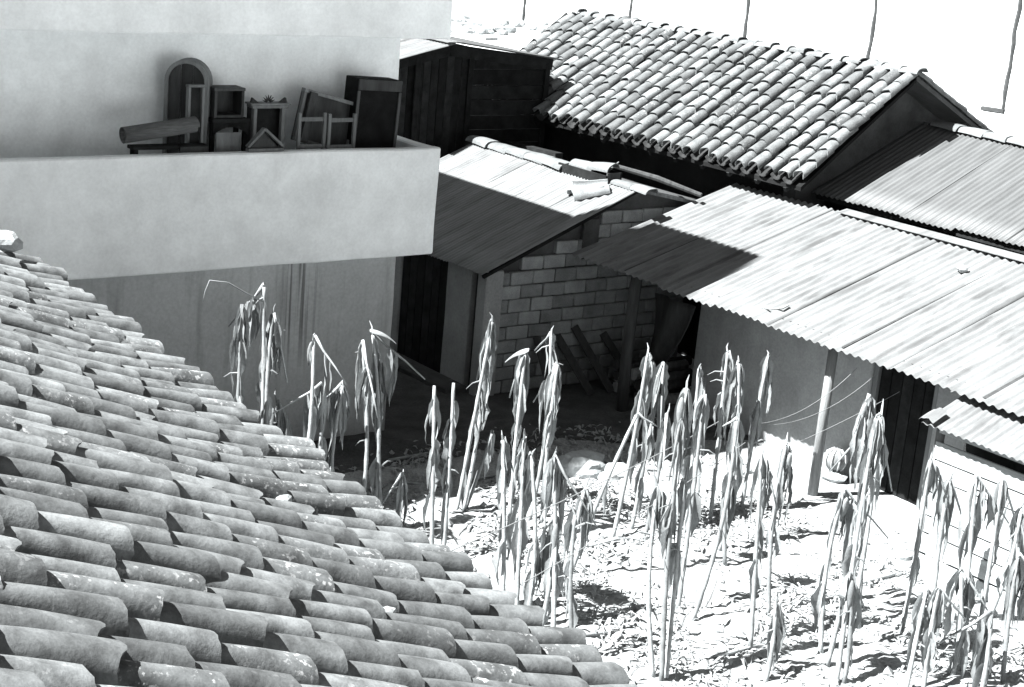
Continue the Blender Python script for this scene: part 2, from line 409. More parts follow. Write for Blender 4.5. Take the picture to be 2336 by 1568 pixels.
a2 = EO+EU*(NCOL*.258-.35)
mb = MB(); pl = [a2-ED*.35, a2-ED*(xt)]
mb.prism([(pl[0].x, pl[0].y, 0), (pl[0].x, pl[0].y, 2.9), (pl[1].x, pl[1].y, 2.85+zt), (pl[1].x, pl[1].y, 0)], -EU*.2).build('gable_wall', M['adobe'], near)

# ------------------------------------------------------------------ far tile-roofed house
far = empty('far_tiled_house', (19.5, 20, 0), 'long house with pale clay tile roof and dark gable behind the zinc roofs', 'house')
TMB = [tile_mesh('pale_clay_tile', M['clay_b'], .42, .215, .18, .10+.006*(k % 3), .014, 20+k, 8, 2, (.0, 0, .04, 0, .08, 0)[k]) for k in range(6)]
ts = atan2(TA.z-TB.z, TA.x-TB.x); slen = hypot(TA.z-TB.z, TA.x-TB.x)
tiled_slope(far, TMB, PAN, M['clay_b'], M['clay_pan'], Vector((TB.x+.02, TY+.12, TB.z-.12)), Vector((0, 1, 0)), Vector((-1, 0, 0)), lambda s: (s*cos(ts), s*sin(ts)), 30, .28, 9, (slen-.1)/9, 33, jit=.7)
FY1 = TY+30*.28
def slab(x0, z0, x1, z1, y0, y1, th): return MB().prism([(x0, y0, z0), (x1, y0, z1), (x1, y0, z1-th), (x0, y0, z0-th)], (0, y1-y0, 0))
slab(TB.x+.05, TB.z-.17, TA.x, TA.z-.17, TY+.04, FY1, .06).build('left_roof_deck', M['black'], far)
slab(TA.x+.002, TA.z-.13, TC.x+.1, TC.z-.17, TY+.04, FY1, .07).build('right_roof_deck', M['adobe'], far)
# verge and ridge tiles
rs = random.Random(5); dv = Vector((TC.x-TA.x, 0, TC.z-TA.z)); nv = Vector((-dv.z, 0, dv.x)).normalized()
for c in range(2):
    for i in range(7):
        p = TA+dv*(i/7.2)+Vector((0, .1+.28*c, 0))-nv*.1
        put(rs.choice(TMB), 'roof_tile', frame(dv, nv, p, rs.uniform(-.05, .05), 0), far)
TMR = [tile_mesh('ridge_clay_tile', M['clay_r'], .44, .25, .20, .085, .015, 40+k, 8, 2, 0) for k in range(3)]
for i in range(22):
    p = Vector((TA.x, TY-.08+i*.385+.44, TA.z-.10+rs.uniform(-.015, .015)))
    put(rs.choice(TMR), 'ridge_tile', frame(Vector((0, -1, .05)), Vector((0, 0, 1)), p, rs.uniform(-.06, .06), rs.uniform(-.1, .1), 1.0), far)
XW = TB.x+.5
mb = MB(); mb.prism([(XW, TY+.55, -.05), (TC.x-.25, TY+.55, -.05), (TC.x-.25, TY+.55, TC.z-.12), (TA.x, TY+.55, TA.z-.25), (XW, TY+.55, TB.z+.1)], (0, .25, 0))
mb.build('gable_wall', M['adobe'], far, amp=.01, cell=.4)
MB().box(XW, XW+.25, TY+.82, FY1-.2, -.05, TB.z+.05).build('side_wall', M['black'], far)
MB().box(XW+.25, TC.x-.25, FY1-.45, FY1-.2, -.05, TB.z+.1).build('rear_gable_wall', M['adobe'], far)
for i in range(14):
    y = TY+.35+i*.6
    MB().bar((TB.x+.06, y, TB.z-.27), (XW+.3, y, TB.z-.27+(XW+.24-TB.x)*math.tan(ts)), .06, .07).build('rafter', M['wood_d'], far)

# ------------------------------------------------------------------ dark plank hut
YH = 22.5
hA, hL, hR = at(1025, 98, y=YH), at(905, 127, y=YH), at(1258, 132, y=YH)
hut = empty('plank_hut', (16, 23, 0), 'soot-dark plank hut with shallow zinc roof behind the balcony end', 'hut')
rh = random.Random(3)
nb = 9; xs = [hL.x+.1+(hA.x+.35-hL.x)*k/nb for k in range(nb+1)]
def topz(x): return hL.z+(hA.z-hL.z)*(x-hL.x)/(hA.x-hL.x) if x < hA.x else hA.z+(hR.z-hA.z)*(x-hA.x)/(hR.x-hA.x)
for k in range(nb):
    x0, x1 = xs[k], xs[k+1]-.012; z = min(topz(x0), topz(x1))-.07
    MB().box(x0, x1, YH+rh.uniform(0, .02), YH+.05, -.03, z).build('upright_plank', M['wood_d'], hut, bevel=.004)
x0, x1 = xs[-1], hR.x-.03; z = 0; k = 0
while z < topz(x1)-.2:
    hh = rh.uniform(.2, .27); z1 = min(z+hh-.014, topz(x1)-.06)
    MB().box(x0, x1+rh.uniform(-.03, .03), YH+rh.uniform(-.015, .02), YH+.05, z, z1).build('board', M['wood_d'], hut, bevel=.004); z += hh
for x in (xs[2], xs[-1], x1-.06): MB().box(x-.05, x+.05, YH-.06, YH-.02, -.03, topz(x)-.1).build('batten', M['wood_d'], hut, bevel=.006)
MB().box(hL.x+.1, hL.x+.14, YH+.06, YH+3.4, -.03, hL.z-.1).build('side_wall', M['wood_d'], hut)
MB().box(hR.x-.1, hR.x-.06, YH+.06, YH+3.4, -.03, hR.z-.1).build('side_wall', M['wood_d'], hut)
for k in range(4):
    sheet('corrugated_sheet', hut, M['zinc_b'], hL-Vector((.15, 0, .04)), hA+Vector((0, 0, .02)), YH-.2+k*.95, YH-.2+k*.95+1.0, .09, .012, 70+k, lift=.004*k)
    sheet('corrugated_sheet', hut, M['zinc_c'], hR+Vector((.12, 0, -.02)), hA+Vector((.01, 0, .03)), YH-.2+k*.95, YH-.2+k*.95+1.0, .09, .012, 80+k, lift=.004*k)
for q0, q1 in ((hL, hA), (hA, hR)): MB().bar(q0+Vector((0, -.03, -.11)), q1+Vector((0, -.03, -.11)), .05, .2).build('rake_board', M['wood_d'], hut)
MB().bar(hA+Vector((-.02, -.22, .03)), hA+Vector((-.02, 3.6, .03)), .3, .015).build('ridge_cap', M['zinc_b'], hut)
bm_ = MB().bar(at(1008, 293, x=17.0), at(1275, 358, x=17.0), .16, .12).build('dark_beam', M['wood_d'], origin=at(1140, 325, x=17.0)); tag(bm_, 'dark weathered beam lying below the plank hut', 'beam')

# ------------------------------------------------------------------ block shed with zinc roof
shed = empty('block_shed', (15, 19.5, 0), 'low cement-block shed with half-shaded zinc roof beside the balcony', 'shed')
S1FAR = at(1085, 325, x=S1K.x).y
sheet_roof(shed, M['zinc'], S1E, S1K, S1Y, S1FAR, .84, .076, .011, 100)
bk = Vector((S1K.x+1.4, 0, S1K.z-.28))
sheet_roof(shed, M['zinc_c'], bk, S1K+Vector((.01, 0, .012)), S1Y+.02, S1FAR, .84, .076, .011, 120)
# ridge tiles (gap where some are missing)
yA, yB = at(1290, 395, x=S1K.x).y, at(1400, 415, x=S1K.x).y
i = 0; y = S1FAR+.1
while y > S1Y+.15:
    if not (yB-.1 < y-.25 < yA+.05):
        p = Vector((S1K.x, y, S1K.z-.02+rs.uniform(-.012, .012)))
        m4 = frame(Vector((0, -1, -.03)), Vector((0, 0, 1)), p, rs.uniform(-.05, .05), rs.uniform(-.05, .05), 1.4 if y > yA else 1.05)
        put(TMR[i % 3], 'ridge_tile', m4, shed)
    y -= .5 if y > yA else .36; i += 1
# gable block wall facing the yard
GY = 18.0
def rakez(x): return S1E.z+(S1K.z-S1E.z)*(x-S1E.x)/(S1K.x-S1E.x) if x < S1K.x else S1K.z-.28*(x-S1K.x)/1.4
gx0, gx1 = S1E.x+.2, 17.25
gw = MB().prism([(gx0, GY+.02, -.05), (gx1, GY+.02, -.05), (gx1, GY+.02, rakez(gx1)-.06), (S1K.x, GY+.02, S1K.z-.06), (gx0, GY+.02, rakez(gx0)-.06)], (0, .14, 0)).build('gable_wall', M['mortar'], shed)
rb = random.Random(11)
bm = bmesh.new(); bmesh.ops.create_cube(bm, size=1)
for v in bm.verts: v.co = Vector((v.co.x*.385, v.co.y*.1, v.co.z*.188))
bmesh.ops.bevel(bm, geom=list(bm.edges), offset=.012, segments=1, affect='EDGES')
for v in bm.verts: v.co += Vector((rb.uniform(-.004, .004), 0, rb.uniform(-.004, .004)))
BLK = bpy.data.meshes.new('cement_block'); bm.to_mesh(BLK); bm.free(); BLK.materials.append(M['block'])
row = 0; z = .1
while z < 3.0:
    x = gx0+.2+(.2 if row % 2 else 0)
    if row % 2:
        o = put(BLK, 'block', Matrix.Translation((gx0+.1, GY-.01, z)) @ Matrix.Diagonal((.47, 1, 1, 1)), gw) if z < rakez(gx0)-.2 else None
    while x < gx1-.1:
        if z+.12 < min(rakez(x-.2), rakez(x+.2))-.05:
            prz = -.035 if z < 1.75 else 0
            m4 = Matrix.Translation((x, GY+prz+rb.uniform(-.008, .008), z)) @ Matrix.Rotation(rb.uniform(-.02, .02), 4, 'Y') @ Matrix.Diagonal((1, 1, rb.uniform(.96, 1.02), 1))
            put(BLK, 'block', m4, gw)
        x += .4
    z += .2; row += 1
MB().box(15.1, 15.4, GY-.06, GY+.01, 1.9, rakez(15.1)-.07).build('wall_post', M['mortar'], shed, bevel=.01)
# eave side wall facing the house: pillar, plaster strip, plank door
sx = S1E.x+.22
pbox('corner_pillar', (sx-.05, sx+.25, 17.9, 18.13, -.03, S1E.z+.02), M['plaster_b'], shed, amp=.008)
pbox('eave_wall', (sx, sx+.15, 18.36, 18.95, -.03, S1E.z), M['plaster_b'], shed, amp=.008)
pbox('eave_wall', (sx, sx+.15, 20.15, 23.2, -.03, S1E.z), M['plaster_b'], shed, amp=.008)
dr = MB().box(sx+.05, sx+.07, 18.95, 20.15, -.02, S1E.z-.05).build('door', M['wood_d'], shed)
for k in range(6): MB().box(sx+.025, sx+.05, 18.96+k*.2, 19.145+k*.2, -.01, S1E.z-.06).build('door_plank', M['wood_d'], dr, bevel=.004)
MB().box(sx+.1, sx+.14, 18.14, 18.35, -.02, S1E.z-.02).build('gap_board', M['wood_d'], shed)
pbox('sill', (sx-.4, sx-.02, 18.2, 20.3, -.02, .08), M['mortar'], shed)  # given a dark colour to carry the yard's painted shade
MB().bar((S1E.x+.1, S1Y+.06, S1E.z-.05), (S1K.x, S1Y+.06, S1K.z-.05), .05, .045).build('rake_board', M['wood_d'], shed)
MB().bar((S1K.x+.02, S1Y+.03, S1K.z-.03), (S1K.x+1.35, S1Y+.03, S1K.z-.3), .06, .05).build('rake_board', M['wood_l'], shed)
# dark continuation of the shed roof beyond its far end
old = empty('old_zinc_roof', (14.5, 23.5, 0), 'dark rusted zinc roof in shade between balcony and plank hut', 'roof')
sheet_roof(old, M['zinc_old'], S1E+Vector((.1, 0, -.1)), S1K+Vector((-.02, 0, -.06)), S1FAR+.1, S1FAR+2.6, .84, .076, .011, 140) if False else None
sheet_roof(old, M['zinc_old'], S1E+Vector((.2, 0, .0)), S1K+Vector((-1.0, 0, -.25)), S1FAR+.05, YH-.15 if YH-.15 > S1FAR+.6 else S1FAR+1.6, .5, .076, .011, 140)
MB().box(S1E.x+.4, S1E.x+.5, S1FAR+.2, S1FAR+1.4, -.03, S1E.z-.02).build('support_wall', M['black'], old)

# loose things on the shed ridge
def on_shed(px, py, lift=0):
    n = Vector((-(S1K.z-S1E.z), 0, S1K.x-S1E.x)).normalized(); d = ray(px, py); t = (S1E-CAM).dot(n)/d.dot(n); return CAM+d*t+n*lift
sd = (S1E-S1K); sd.y = 0; sd.normalize(); sn = Vector((-(S1K.z-S1E.z), 0, S1K.x-S1E.x)).normalized()
def loose(me, px0, py0, px1, py1, lift, flip, label, sc=1.0):
    a, b = on_shed(px0, py0, lift), on_shed(px1, py1, lift); n = -sn if flip else sn
    if flip: a = a+sn*.09; b = b+sn*.09
    o = put(me, 'loose_tile', frame(b-a, n, a, 0, 0, sc), None); return tag(o, label, 'roof tile', 'loose tiles on the shed roof')
loose(TMR[0], 1385, 432, 1285, 440, .02, True, 'upturned loose clay tile lying hollow side up on the shed roof', 1.3)
loose(TMR[1], 1392, 436, 1315, 452, .015, False, 'humped loose clay tile beside the upturned one on the shed roof', 1.25)
bx = Vector((S1K.x-.02, 0, S1K.z)); yA, yB = at(1290, 395, x=S1K.x).y, at(1400, 415, x=S1K.x).y
box = empty('broken_box', (S1K.x, (yA+yB)/2, S1K.z), 'dark broken wooden box sitting in the gap of the shed ridge', 'box')
MB().box(S1K.x-.16, S1K.x-.13, yB, yA, S1K.z-.1, S1K.z+.08).build('side', M['wood_d'], box)
MB().box(S1K.x+.12, S1K.x+.15, yB, yA, S1K.z-.06, S1K.z+.12).build('side', M['wood_d'], box)
MB().box(S1K.x-.13, S1K.x+.12, yB, yB+.03, S1K.z-.1, S1K.z+.12).build('end', M['wood'], box)
MB().box(S1K.x-.13, S1K.x+.12, yA-.03, yA, S1K.z-.1, S1K.z+.07).build('end', M['wood'], box)
ty = yB+.05
for k, (dy, dz, yaw, lb) in enumerate(((.55, .09, .1, 'clay tile resting on the left of the broken box'), (.1, .12, -.08, 'clay tile capping the right of the broken box'))):
    o = put(TMR[k], 'loose_tile', frame(Vector((.15, -1, .1*(k*2-1))), Vector((-.25, 0, 1)), Vector((S1K.x-.02, yB+dy+.42, S1K.z+dz)), yaw, 0, 1.1), None); tag(o, lb, 'roof tile', 'loose tiles on the shed roof')
a, b = at(1388, 392, x=S1K.x+.1), at(1412, 370, x=S1K.x+.25)
tag(MB().tube([a, (a+b)/2+Vector((0, 0, .01)), b], [.018, .014, .01]).build('stick', M['wood_l'], origin=a), 'short stick jutting up beside the broken box', 'stick')
a, b = at(1400, 378, x=S1K.x+.35), at(1600, 446, x=S1K.x+.95)
tag(MB().tube([a, a.lerp(b, .5)+Vector((0, 0, .03)), b], [.035, .045, .035], 8).build('log', M['post_d'], origin=a), 'weathered log lying behind the shed ridge', 'log')

# ------------------------------------------------------------------ long house with the big sheet roof
lng = empty('long_porch_house', (16.5, 14, 0), 'long low house with bright corrugated roof over a porch', 'house')
R2Y1 = 5.0
sheet_roof(lng, M['zinc_b'], R2L, R2K, R2L.y, R2Y1, .98, .13, .019, 200)
XWL = 15.95
wl = pbox('porch_wall', (XWL, XWL+.18, 13.05, 16.25, -.04, 2.28), M['plaster_b'], lng, amp=.012)
pbox('porch_wall', (XWL, XWL+.18, 5.2, 12.0, -.04, 2.28), M['plaster_b'], lng, amp=.012)
pbox('lintel', (XWL+.01, XWL+.17, 12.0, 13.05, 2.0, 2.28), M['plaster_b'], lng)
for y0 in (12.0, 12.97): MB().box(XWL+.04, XWL+.14, y0, y0+.08, -.03, 2.0).build('door_jamb', M['wood_l'], lng, bevel=.005)
dr = MB().box(XWL+.12, XWL+.15, 12.08, 12.97, -.03, 2.0).build('door', M['wood_d'], lng)
for k in range(5): MB().box(XWL+.09, XWL+.12, 12.085+k*.178, 12.25+k*.178, -.02, 1.99).build('door_plank', M['wood_d'], dr, bevel=.004)
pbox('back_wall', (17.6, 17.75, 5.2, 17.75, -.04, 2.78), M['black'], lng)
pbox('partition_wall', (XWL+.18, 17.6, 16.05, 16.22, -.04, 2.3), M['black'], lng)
def post(px, py, x, mat, r0=.06, top=None, name='porch_post'):
    b = at(px, py, z=0) if x is None else at(px, py, x=x); b = Vector((b.x, b.y, -.04)); tz = top if top else 2.0+(b.x-XE2)*.285
    return MB().tube([b, b+Vector((.004, .006, tz*.5)), Vector((b.x+.01, b.y, tz))], [r0, r0*.95, r0*.9], 10).build(name, mat, lng, smooth=True)
post(1853, 1132, None, M['post'], .068)
p2 = Vector((14.95, 16.55, 0))
MB().tube([p2+Vector((0, 0, -.04)), p2+Vector((0, .02, 1)), p2+Vector((.02, 0, 2.06))], [.085, .085, .08], 8).build('porch_post', M['post_d'], lng, smooth=True)
MB().tube([(15.02, 7.6, -.04), (15.02, 7.6, 2.08)], .07, 8).build('porch_post', M['post'], lng, smooth=True)
MB().bar((15.0, 5.1, 2.075), (15.0, 17.7, 2.075), .08, .07).build('porch_beam', M['post_d'], lng)
for y in (6.2, 8.4, 10.5, 12.6, 14.6, 16.6): MB().bar((14.8, y, 2.045), (17.7, y, 2.87), .06, .06).build('rafter', M['post_d'], lng)
# flashing strip under the neighbour's eave
MB().bar((R2K.x-.02, 15.55, R2K.z+.03), (R2K.x-.02, R2Y1, R2K.z+.06), .2, .008, Vector((-.2, 0, 1))).build('flashing', M['zinc_b'], lng)

# stones / bits on the big roof
def on2(px, py, lift=0):
    n = Vector((-(R2K.z-R2L.z), 0, R2K.x-R2L.x)).normalized(); d = ray(px, py); t = (R2L-CAM).dot(n)/d.dot(n); return CAM+d*t+n*lift
def rock(name, c, r, mat, seed, sq=(1, 1, .7), lab=None, cat='stone', grp=None, sub=2):
    bm = bmesh.new(); bmesh.ops.create_icosphere(bm, subdivisions=sub, radius=1); rr = Vector((seed*3.1, seed*1.7, 0))
    for v in bm.verts:
        k = 1+.35*noise.noise(v.co*1.3+rr)+.15*noise.noise(v.co*3+rr)
        v.co = Vector((v.co.x*sq[0], v.co.y*sq[1], v.co.z*sq[2]))*r*k
    me = bpy.data.meshes.new(name); bm.to_mesh(me); bm.free(); me.materials.append(mat)
    o = bpy.data.objects.new(name, me); COL.objects.link(o); o.location = c
    return tag(o, lab, cat, grp) if lab else o
rock('stone', on2(2197, 622, .05), .075, M['stone'], 4, lab='small stone lying on the bright corrugated roof')
a = [on2(x, y, .035) for x, y in ((1738, 708), (1760, 712), (1785, 710), (1800, 702))]
tag(MB().tube(a, .012, 5).build('twig', M['post'], origin=a[0]), 'thin curved twig lying on the bright corrugated roof', 'twig')

# ------------------------------------------------------------------ right rear house with grey zinc roof
rr_ = empty('right_rear_house', (20.5, 12, 0), 'house with grey corrugated roof and tile ridge at the right edge', 'house')
sheet_roof(rr_, M['zinc_c'], R3E, R3K, TY+.5, 8.0, .86, .10, .014, 300)
sheet_roof(rr_, M['zinc_c'], R3K+Vector((2.3, 0, -.95)), R3K+Vector((.01, 0, .012)), TY+.5, 8.0, .86, .10, .014, 340)
for i in range(14):
    p = Vector((R3K.x, TY+.25-i*.46, R3K.z+rs.uniform(-.01, .01)))
    put(TMR[i % 3], 'ridge_tile', frame(Vector((0, -1, -.03)), Vector((0, 0, 1)), p, rs.uniform(-.04, .04), 0, 1.2), rr_)
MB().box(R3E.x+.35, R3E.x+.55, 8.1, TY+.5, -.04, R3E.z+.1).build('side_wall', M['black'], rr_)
MB().box(R3E.x+4.0, R3E.x+4.2, 8.1, TY+.5, -.04, R3E.z+.1).build('side_wall', M['adobe'], rr_)
MB().bar((R3E.x+.1, 8.0, R3E.z-.04), (R3E.x+.1, TY+.45, R3E.z-.04), .06, .1).build('eave_board', M['wood_d'], rr_)

# ------------------------------------------------------------------ plank lean-to at the right edge
lean = empty('plank_lean_to', (14.8, 9.8, 0), 'bleached plank lean-to with small zinc roof at the right edge', 'lean-to')
sheet_roof(lean, M['zinc_b'], R4E, R4T+Vector((.12, 0, .04)), R4Y, 7.2, .9, .10, .014, 400)
lw = R4E.x+.2
rl = random.Random(9); z = 0
while z < 1.62:
    hh = rl.uniform(.2, .27)
    MB().bar((lw+rl.uniform(-.01, .01), 7.3, z+hh/2), (lw+rl.uniform(-.01, .01), R4Y-.12+rl.uniform(-.03, .03), z+hh/2+rl.uniform(-.012, .012)), .025, min(hh, 1.66-z)-.016).build('plank', M['wood_w'], lean, bevel=.004)
    z += hh
MB().tube([(lw+.05, R4Y-.1, -.04), (lw+.05, R4Y-.1, 1.74)], .05, 8).build('corner_post', M['post'], lean, smooth=True)
MB().tube([(lw+.06, 8.2, -.04), (lw+.06, 8.2, 1.7)], .05, 8).build('corner_post', M['post'], lean, smooth=True)
MB().box(lw+.5, lw+.53, 7.3, R4Y-.1, -.04, 1.85).build('rear_wall', M['wood_d'], lean)
lf = at(2105, 955, y=R4Y-.1); p0 = Vector((R4E.x, R4Y+.02, R4E.z+.03))
vs = []; 
for i in range(7):
    for j in range(4):
        t = i/6; vs.append(p0+Vector((-.02+j*.08, -t*.2, .01+.045*sin(pi*t*.9)+j*.028+.008*sin(i*2+j))))
tag(mesh('zinc_scrap', vs, [(i*4+j, i*4+j+1, i*4+j+5, i*4+j+4) for i in range(6) for j in range(3)], M['zinc_b'], smooth=True, origin=p0), 'curled zinc scrap on the corner of the small right roof', 'scrap metal')

# ------------------------------------------------------------------ old furniture on the balcony
FZ = 3.2
def B(px, py, y=16.85): return at(px, py, y=y)
# arched door or niche
ar = empty('arched_cabinet', B(400, 300, 17.1)*1, 'tall dark cabinet with rounded arch top on the balcony', 'cabinet'); ar.location.z = FZ
ph = radians(38); ex = Vector((cos(ph), -sin(ph), 0)); ey = Vector((sin(ph), cos(ph), 0))
p0 = B(372, 280, 17.2); p0.z = FZ; aw = .5; topz_ = B(420, 140, 16.9).z; ht = topz_-FZ
def arch(w0, w1, h, n=14):
    r = (w1-w0)/2; c = (w0+w1)/2; return [(w0, 0)]+[(c-r*cos(pi*i/n), h-r+r*sin(pi*i/n)) for i in range(n+1)]+[(w1, 0)]
def ap(u, z, d): return p0+ex*u+ey*d+Vector((0, 0, z))
oo, ii = arch(0, aw, ht), arch(.045, aw-.045, ht-.045); n = len(oo); vs = []; fs = []
for d in (0, .24):
    for u, z in oo: vs.append(ap(u, z, d))
    for u, z in ii: vs.append(ap(u, z, d))
for i in range(n-1):
    fs += [(i, i+1, n+i+1, n+i), (2*n+i, 3*n+i, 3*n+i+1, 2*n+i+1), (i, 2*n+i, 2*n+i+1, i+1), (n+i, n+i+1, 3*n+i+1, 3*n+i)]
mesh('arched_frame', vs, fs, M['wood_l'], ar)
for k in range(3):
    u0, u1 = .047+k*.136, .047+k*.136+.13
    def hz(u): r = aw/2-.045; c = aw/2; return ht-.045-r+math.sqrt(max(0, r*r-(u-c)**2))
    poly = [ap(u0, 0, .03)]+[ap(u0+(u1-u0)*i/4, hz(u0+(u1-u0)*i/4)-.004, .03) for i in range(5)]+[ap(u1, 0, .03)]
    MB().prism(poly, ey*(.02+.006*k)).build('plank', M['wood'], ar)
# small open cabinet in front of it
def boxframe(name, label, cat, x0, x1, z0, z1, y0, y1, t=.03, mat='wood', back='wood_d', grp=None):
    e = empty(name, ((x0+x1)/2, (y0+y1)/2, z0), label, cat, grp)
    MB().box(x0, x0+t, y0, y1, z0, z1).build('side_panel', M[mat], e, bevel=.004); MB().box(x1-t, x1, y0, y1, z0, z1).build('side_panel', M[mat], e, bevel=.004)
    MB().box(x0-.008, x1+.008, y0-.006, y1, z1, z1+t).build('top', M[mat], e, bevel=.004)
    MB().box(x0+t, x1-t, y0, y1, z0, z0+t).build('bottom', M[mat], e, bevel=.004)
    MB().box(x0+t, x1-t, y1-.02, y1-.004, z0+t, z1).build('back_panel', M[back], e)
    return e
a, b = B(428, 290, 16.82), B(468, 200, 16.82)
boxframe('small_cabinet', 'little open cabinet standing in front of the arched one', 'cabinet', a.x, b.x, FZ, b.z, 16.82, 16.89, .03, 'wood_l')
a, b = B(482, 268, 16.95), B(552, 206, 16.95)
boxframe('open_box', 'square open-fronted wooden box stacked right of the arched cabinet', 'box', a.x, b.x, a.z, b.z, 16.88, 17.12, .035, 'wood', 'wood')
# dark stand under it
st = empty('dark_stand', ((a.x+b.x)/2, 16.95, FZ), 'dark stand with curved apron carrying the open box', 'stand')
MB().box(a.x-.03, b.x+.06, 16.84, 17.16, a.z-.05, a.z-.002).build('top', M['wood_d'], st, bevel=.006)
ap_ = [(a.x-.02+(b.x+.05-a.x+.02)*i/8, 16.85, a.z-.052) for i in range(9)]+[(a.x-.02+(b.x+.05-a.x+.02)*i/8, 16.85, a.z-.1-.09*abs(i/4-1)**2) for i in range(8, -1, -1)]
MB().prism(ap_, (0, .03, 0)).build('apron', M['wood_d'], st)
for x in (a.x-.01, b.x+.03):
    for y in (16.9, 17.12): MB().box(x-.025, x+.025, y-.025, y+.025, FZ, a.z-.052).build('leg', M['wood_d'], st, bevel=.004)
a, b = B(492, 345, 16.7), B(550, 302, 16.7)
lb = MB().obox(((a.x+b.x)/2, 16.68, (FZ+b.z)/2), ((b.x-a.x)/2, 0, 0), (0, .012, 0), (0, .03, (b.z-FZ)/2)).build('board', M['wood_l'], origin=((a.x+b.x)/2, 16.68, FZ), bevel=.004)
tag(lb, 'pale upright board below the open box', 'board')
# shrine-like frame with a sunburst crest
a, b = B(572, 335, 16.9), B(648, 240, 16.9)
sh = empty('shrine_frame', ((a.x+b.x)/2, 16.95, FZ), 'wooden shrine frame with sunburst crest and dark opening', 'shrine')
t = .045
for x in (a.x, b.x-t): MB().box(x, x+t, 16.86, 16.92, FZ, b.z-.03).build('column', M['wood_l'], sh, bevel=.004)
MB().box(a.x-.03, b.x+.03, 16.84, 16.99, b.z-.03, b.z+.01).build('cornice', M['wood_l'], sh, bevel=.006)
MB().box(a.x-.05, b.x+.05, 16.83, 17.0, b.z+.011, b.z+.03).build('cornice', M['wood_l'], sh, bevel=.004)
MB().box(a.x, b.x, 17.0, 17.03, FZ, b.z-.03).build('back_panel', M['wood_d'], sh)
MB().box(b.x+.0, b.x+.02, 16.93, 17.0, FZ, b.z-.03).build('side_panel', M['wood'], sh)
for k in range(7):
    an = radians(20+140*k/6); c = Vector(((a.x+b.x)/2, 16.9, b.z+.03)); d = Vector((cos(an), 0, sin(an)))
    MB().prism([c+d*.02+Vector((-d.z, 0, d.x))*.012, c+d*.09, c+d*.02-Vector((-d.z, 0, d.x))*.012], (0, .015, 0)).build('ray', M['wood'], sh)
for sgn, x in ((1, a.x-.03), (-1, b.x+.03)): MB().prism([(x, 16.88, b.z+.031), (x+sgn*.1, 16.88, b.z+.031), (x+sgn*.02, 16.88, b.z+.09)], (0, .04, 0)).build('scroll', M['wood'], sh)
# triangular pediment standing on the parapet
a, b, c = B(564, 336, 16.5), B(645, 334, 16.5), B(603, 296, 16.5); zb = 3.893
pd = empty('pediment', (c.x, 16.5, zb), 'small pale triangular pediment set on the parapet edge', 'pediment')
A3, B3, C3 = Vector((a.x, 16.5, zb)), Vector((b.x, 16.5, zb)), Vector((c.x, 16.5, c.z+.01))
MB().box(A3.x, B3.x, 16.46, 16.54, zb, zb+.035).build('base', M['wood_l'], pd, bevel=.004)
for e in (A3, B3): MB().bar(e+Vector((0, 0, .05)), C3, .07, .03, Vector((0, 1, 0)) if 0 else Vector((0, 0, 1))).build('raking_moulding', M['wood_l'], pd, bevel=.004)
MB().prism([A3+Vector((.05, .01, .036)), B3+Vector((-.05, .01, .036)), C3+Vector((0, .01, -.04))], (0, .015, 0)).build('panel', M['wood'], pd)
# two small chairs seen from behind
def chair(x0, x1, z1, y, label):
    e = empty('wooden_chair', ((x0+x1)/2, y, FZ), label, 'chair', 'chairs on the balcony'); sz = FZ+.45
    for x in (x0, x1):
        MB().box(x-.02, x+.02, y-.02, y+.02, FZ, z1).build('back_post', M['wood_l'], e, bevel=.005)
        MB().box(x-.02, x+.02, y+.33, y+.37, FZ, sz-.02).build('leg', M['wood'], e, bevel=.005)
    MB().box(x0-.02, x1+.02, y+.022, y+.38, sz-.018, sz).build('seat', M['wood'], e, bevel=.005)
    for z in (z1-.42, z1-.1): MB().box(x0+.021, x1-.021, y-.012, y+.012, z, z+.05).build('back_rail', M['wood_l'], e, bevel=.004)
    return e
yb = 16.68
chair(B(680, 335, yb).x, B(737, 335, yb).x, B(680, 258, yb).z, yb, 'left of two small wooden chairs behind the parapet')
chair(B(748, 335, yb).x, B(805, 335, yb).x, B(748, 260, yb).z, yb, 'right of two small wooden chairs behind the parapet')
# tilted framed panel leaning on the chairs
c0, c1, c2 = B(690, 200, 16.98), B(815, 236, 16.98), B(664, 318, 16.98)
tr = empty('framed_panel', c0.lerp(c1, .5)*1, 'tilted wooden framed panel stacked above the chairs', 'panel'); tr.location.z = c2.z
u = (c1-c0); v = (c2-c0); cc = c0+u/2+v/2; un = u.normalized(); dv_ = Vector((0, 1, 0))
MB().obox(cc, u/2, v/2, dv_*.01).build('panel', M['wood'], tr)
for k in (-1, 1):
    MB().obox(cc+v/2*k*.94-dv_*.03, u/2, v/2*.07, dv_*.045).build('frame_rail', M['wood_l'], tr, bevel=.004)
    MB().obox(cc+u/2*k*.95-dv_*.03, u/2*.05, v/2*.86, dv_*.043).build('frame_stile', M['wood_l'], tr, bevel=.004)
MB().obox(cc-u/2*.72-dv_*.1, u/2*.12, v/2*.95, dv_*.02).build('cross_batten', M['wood'], tr)
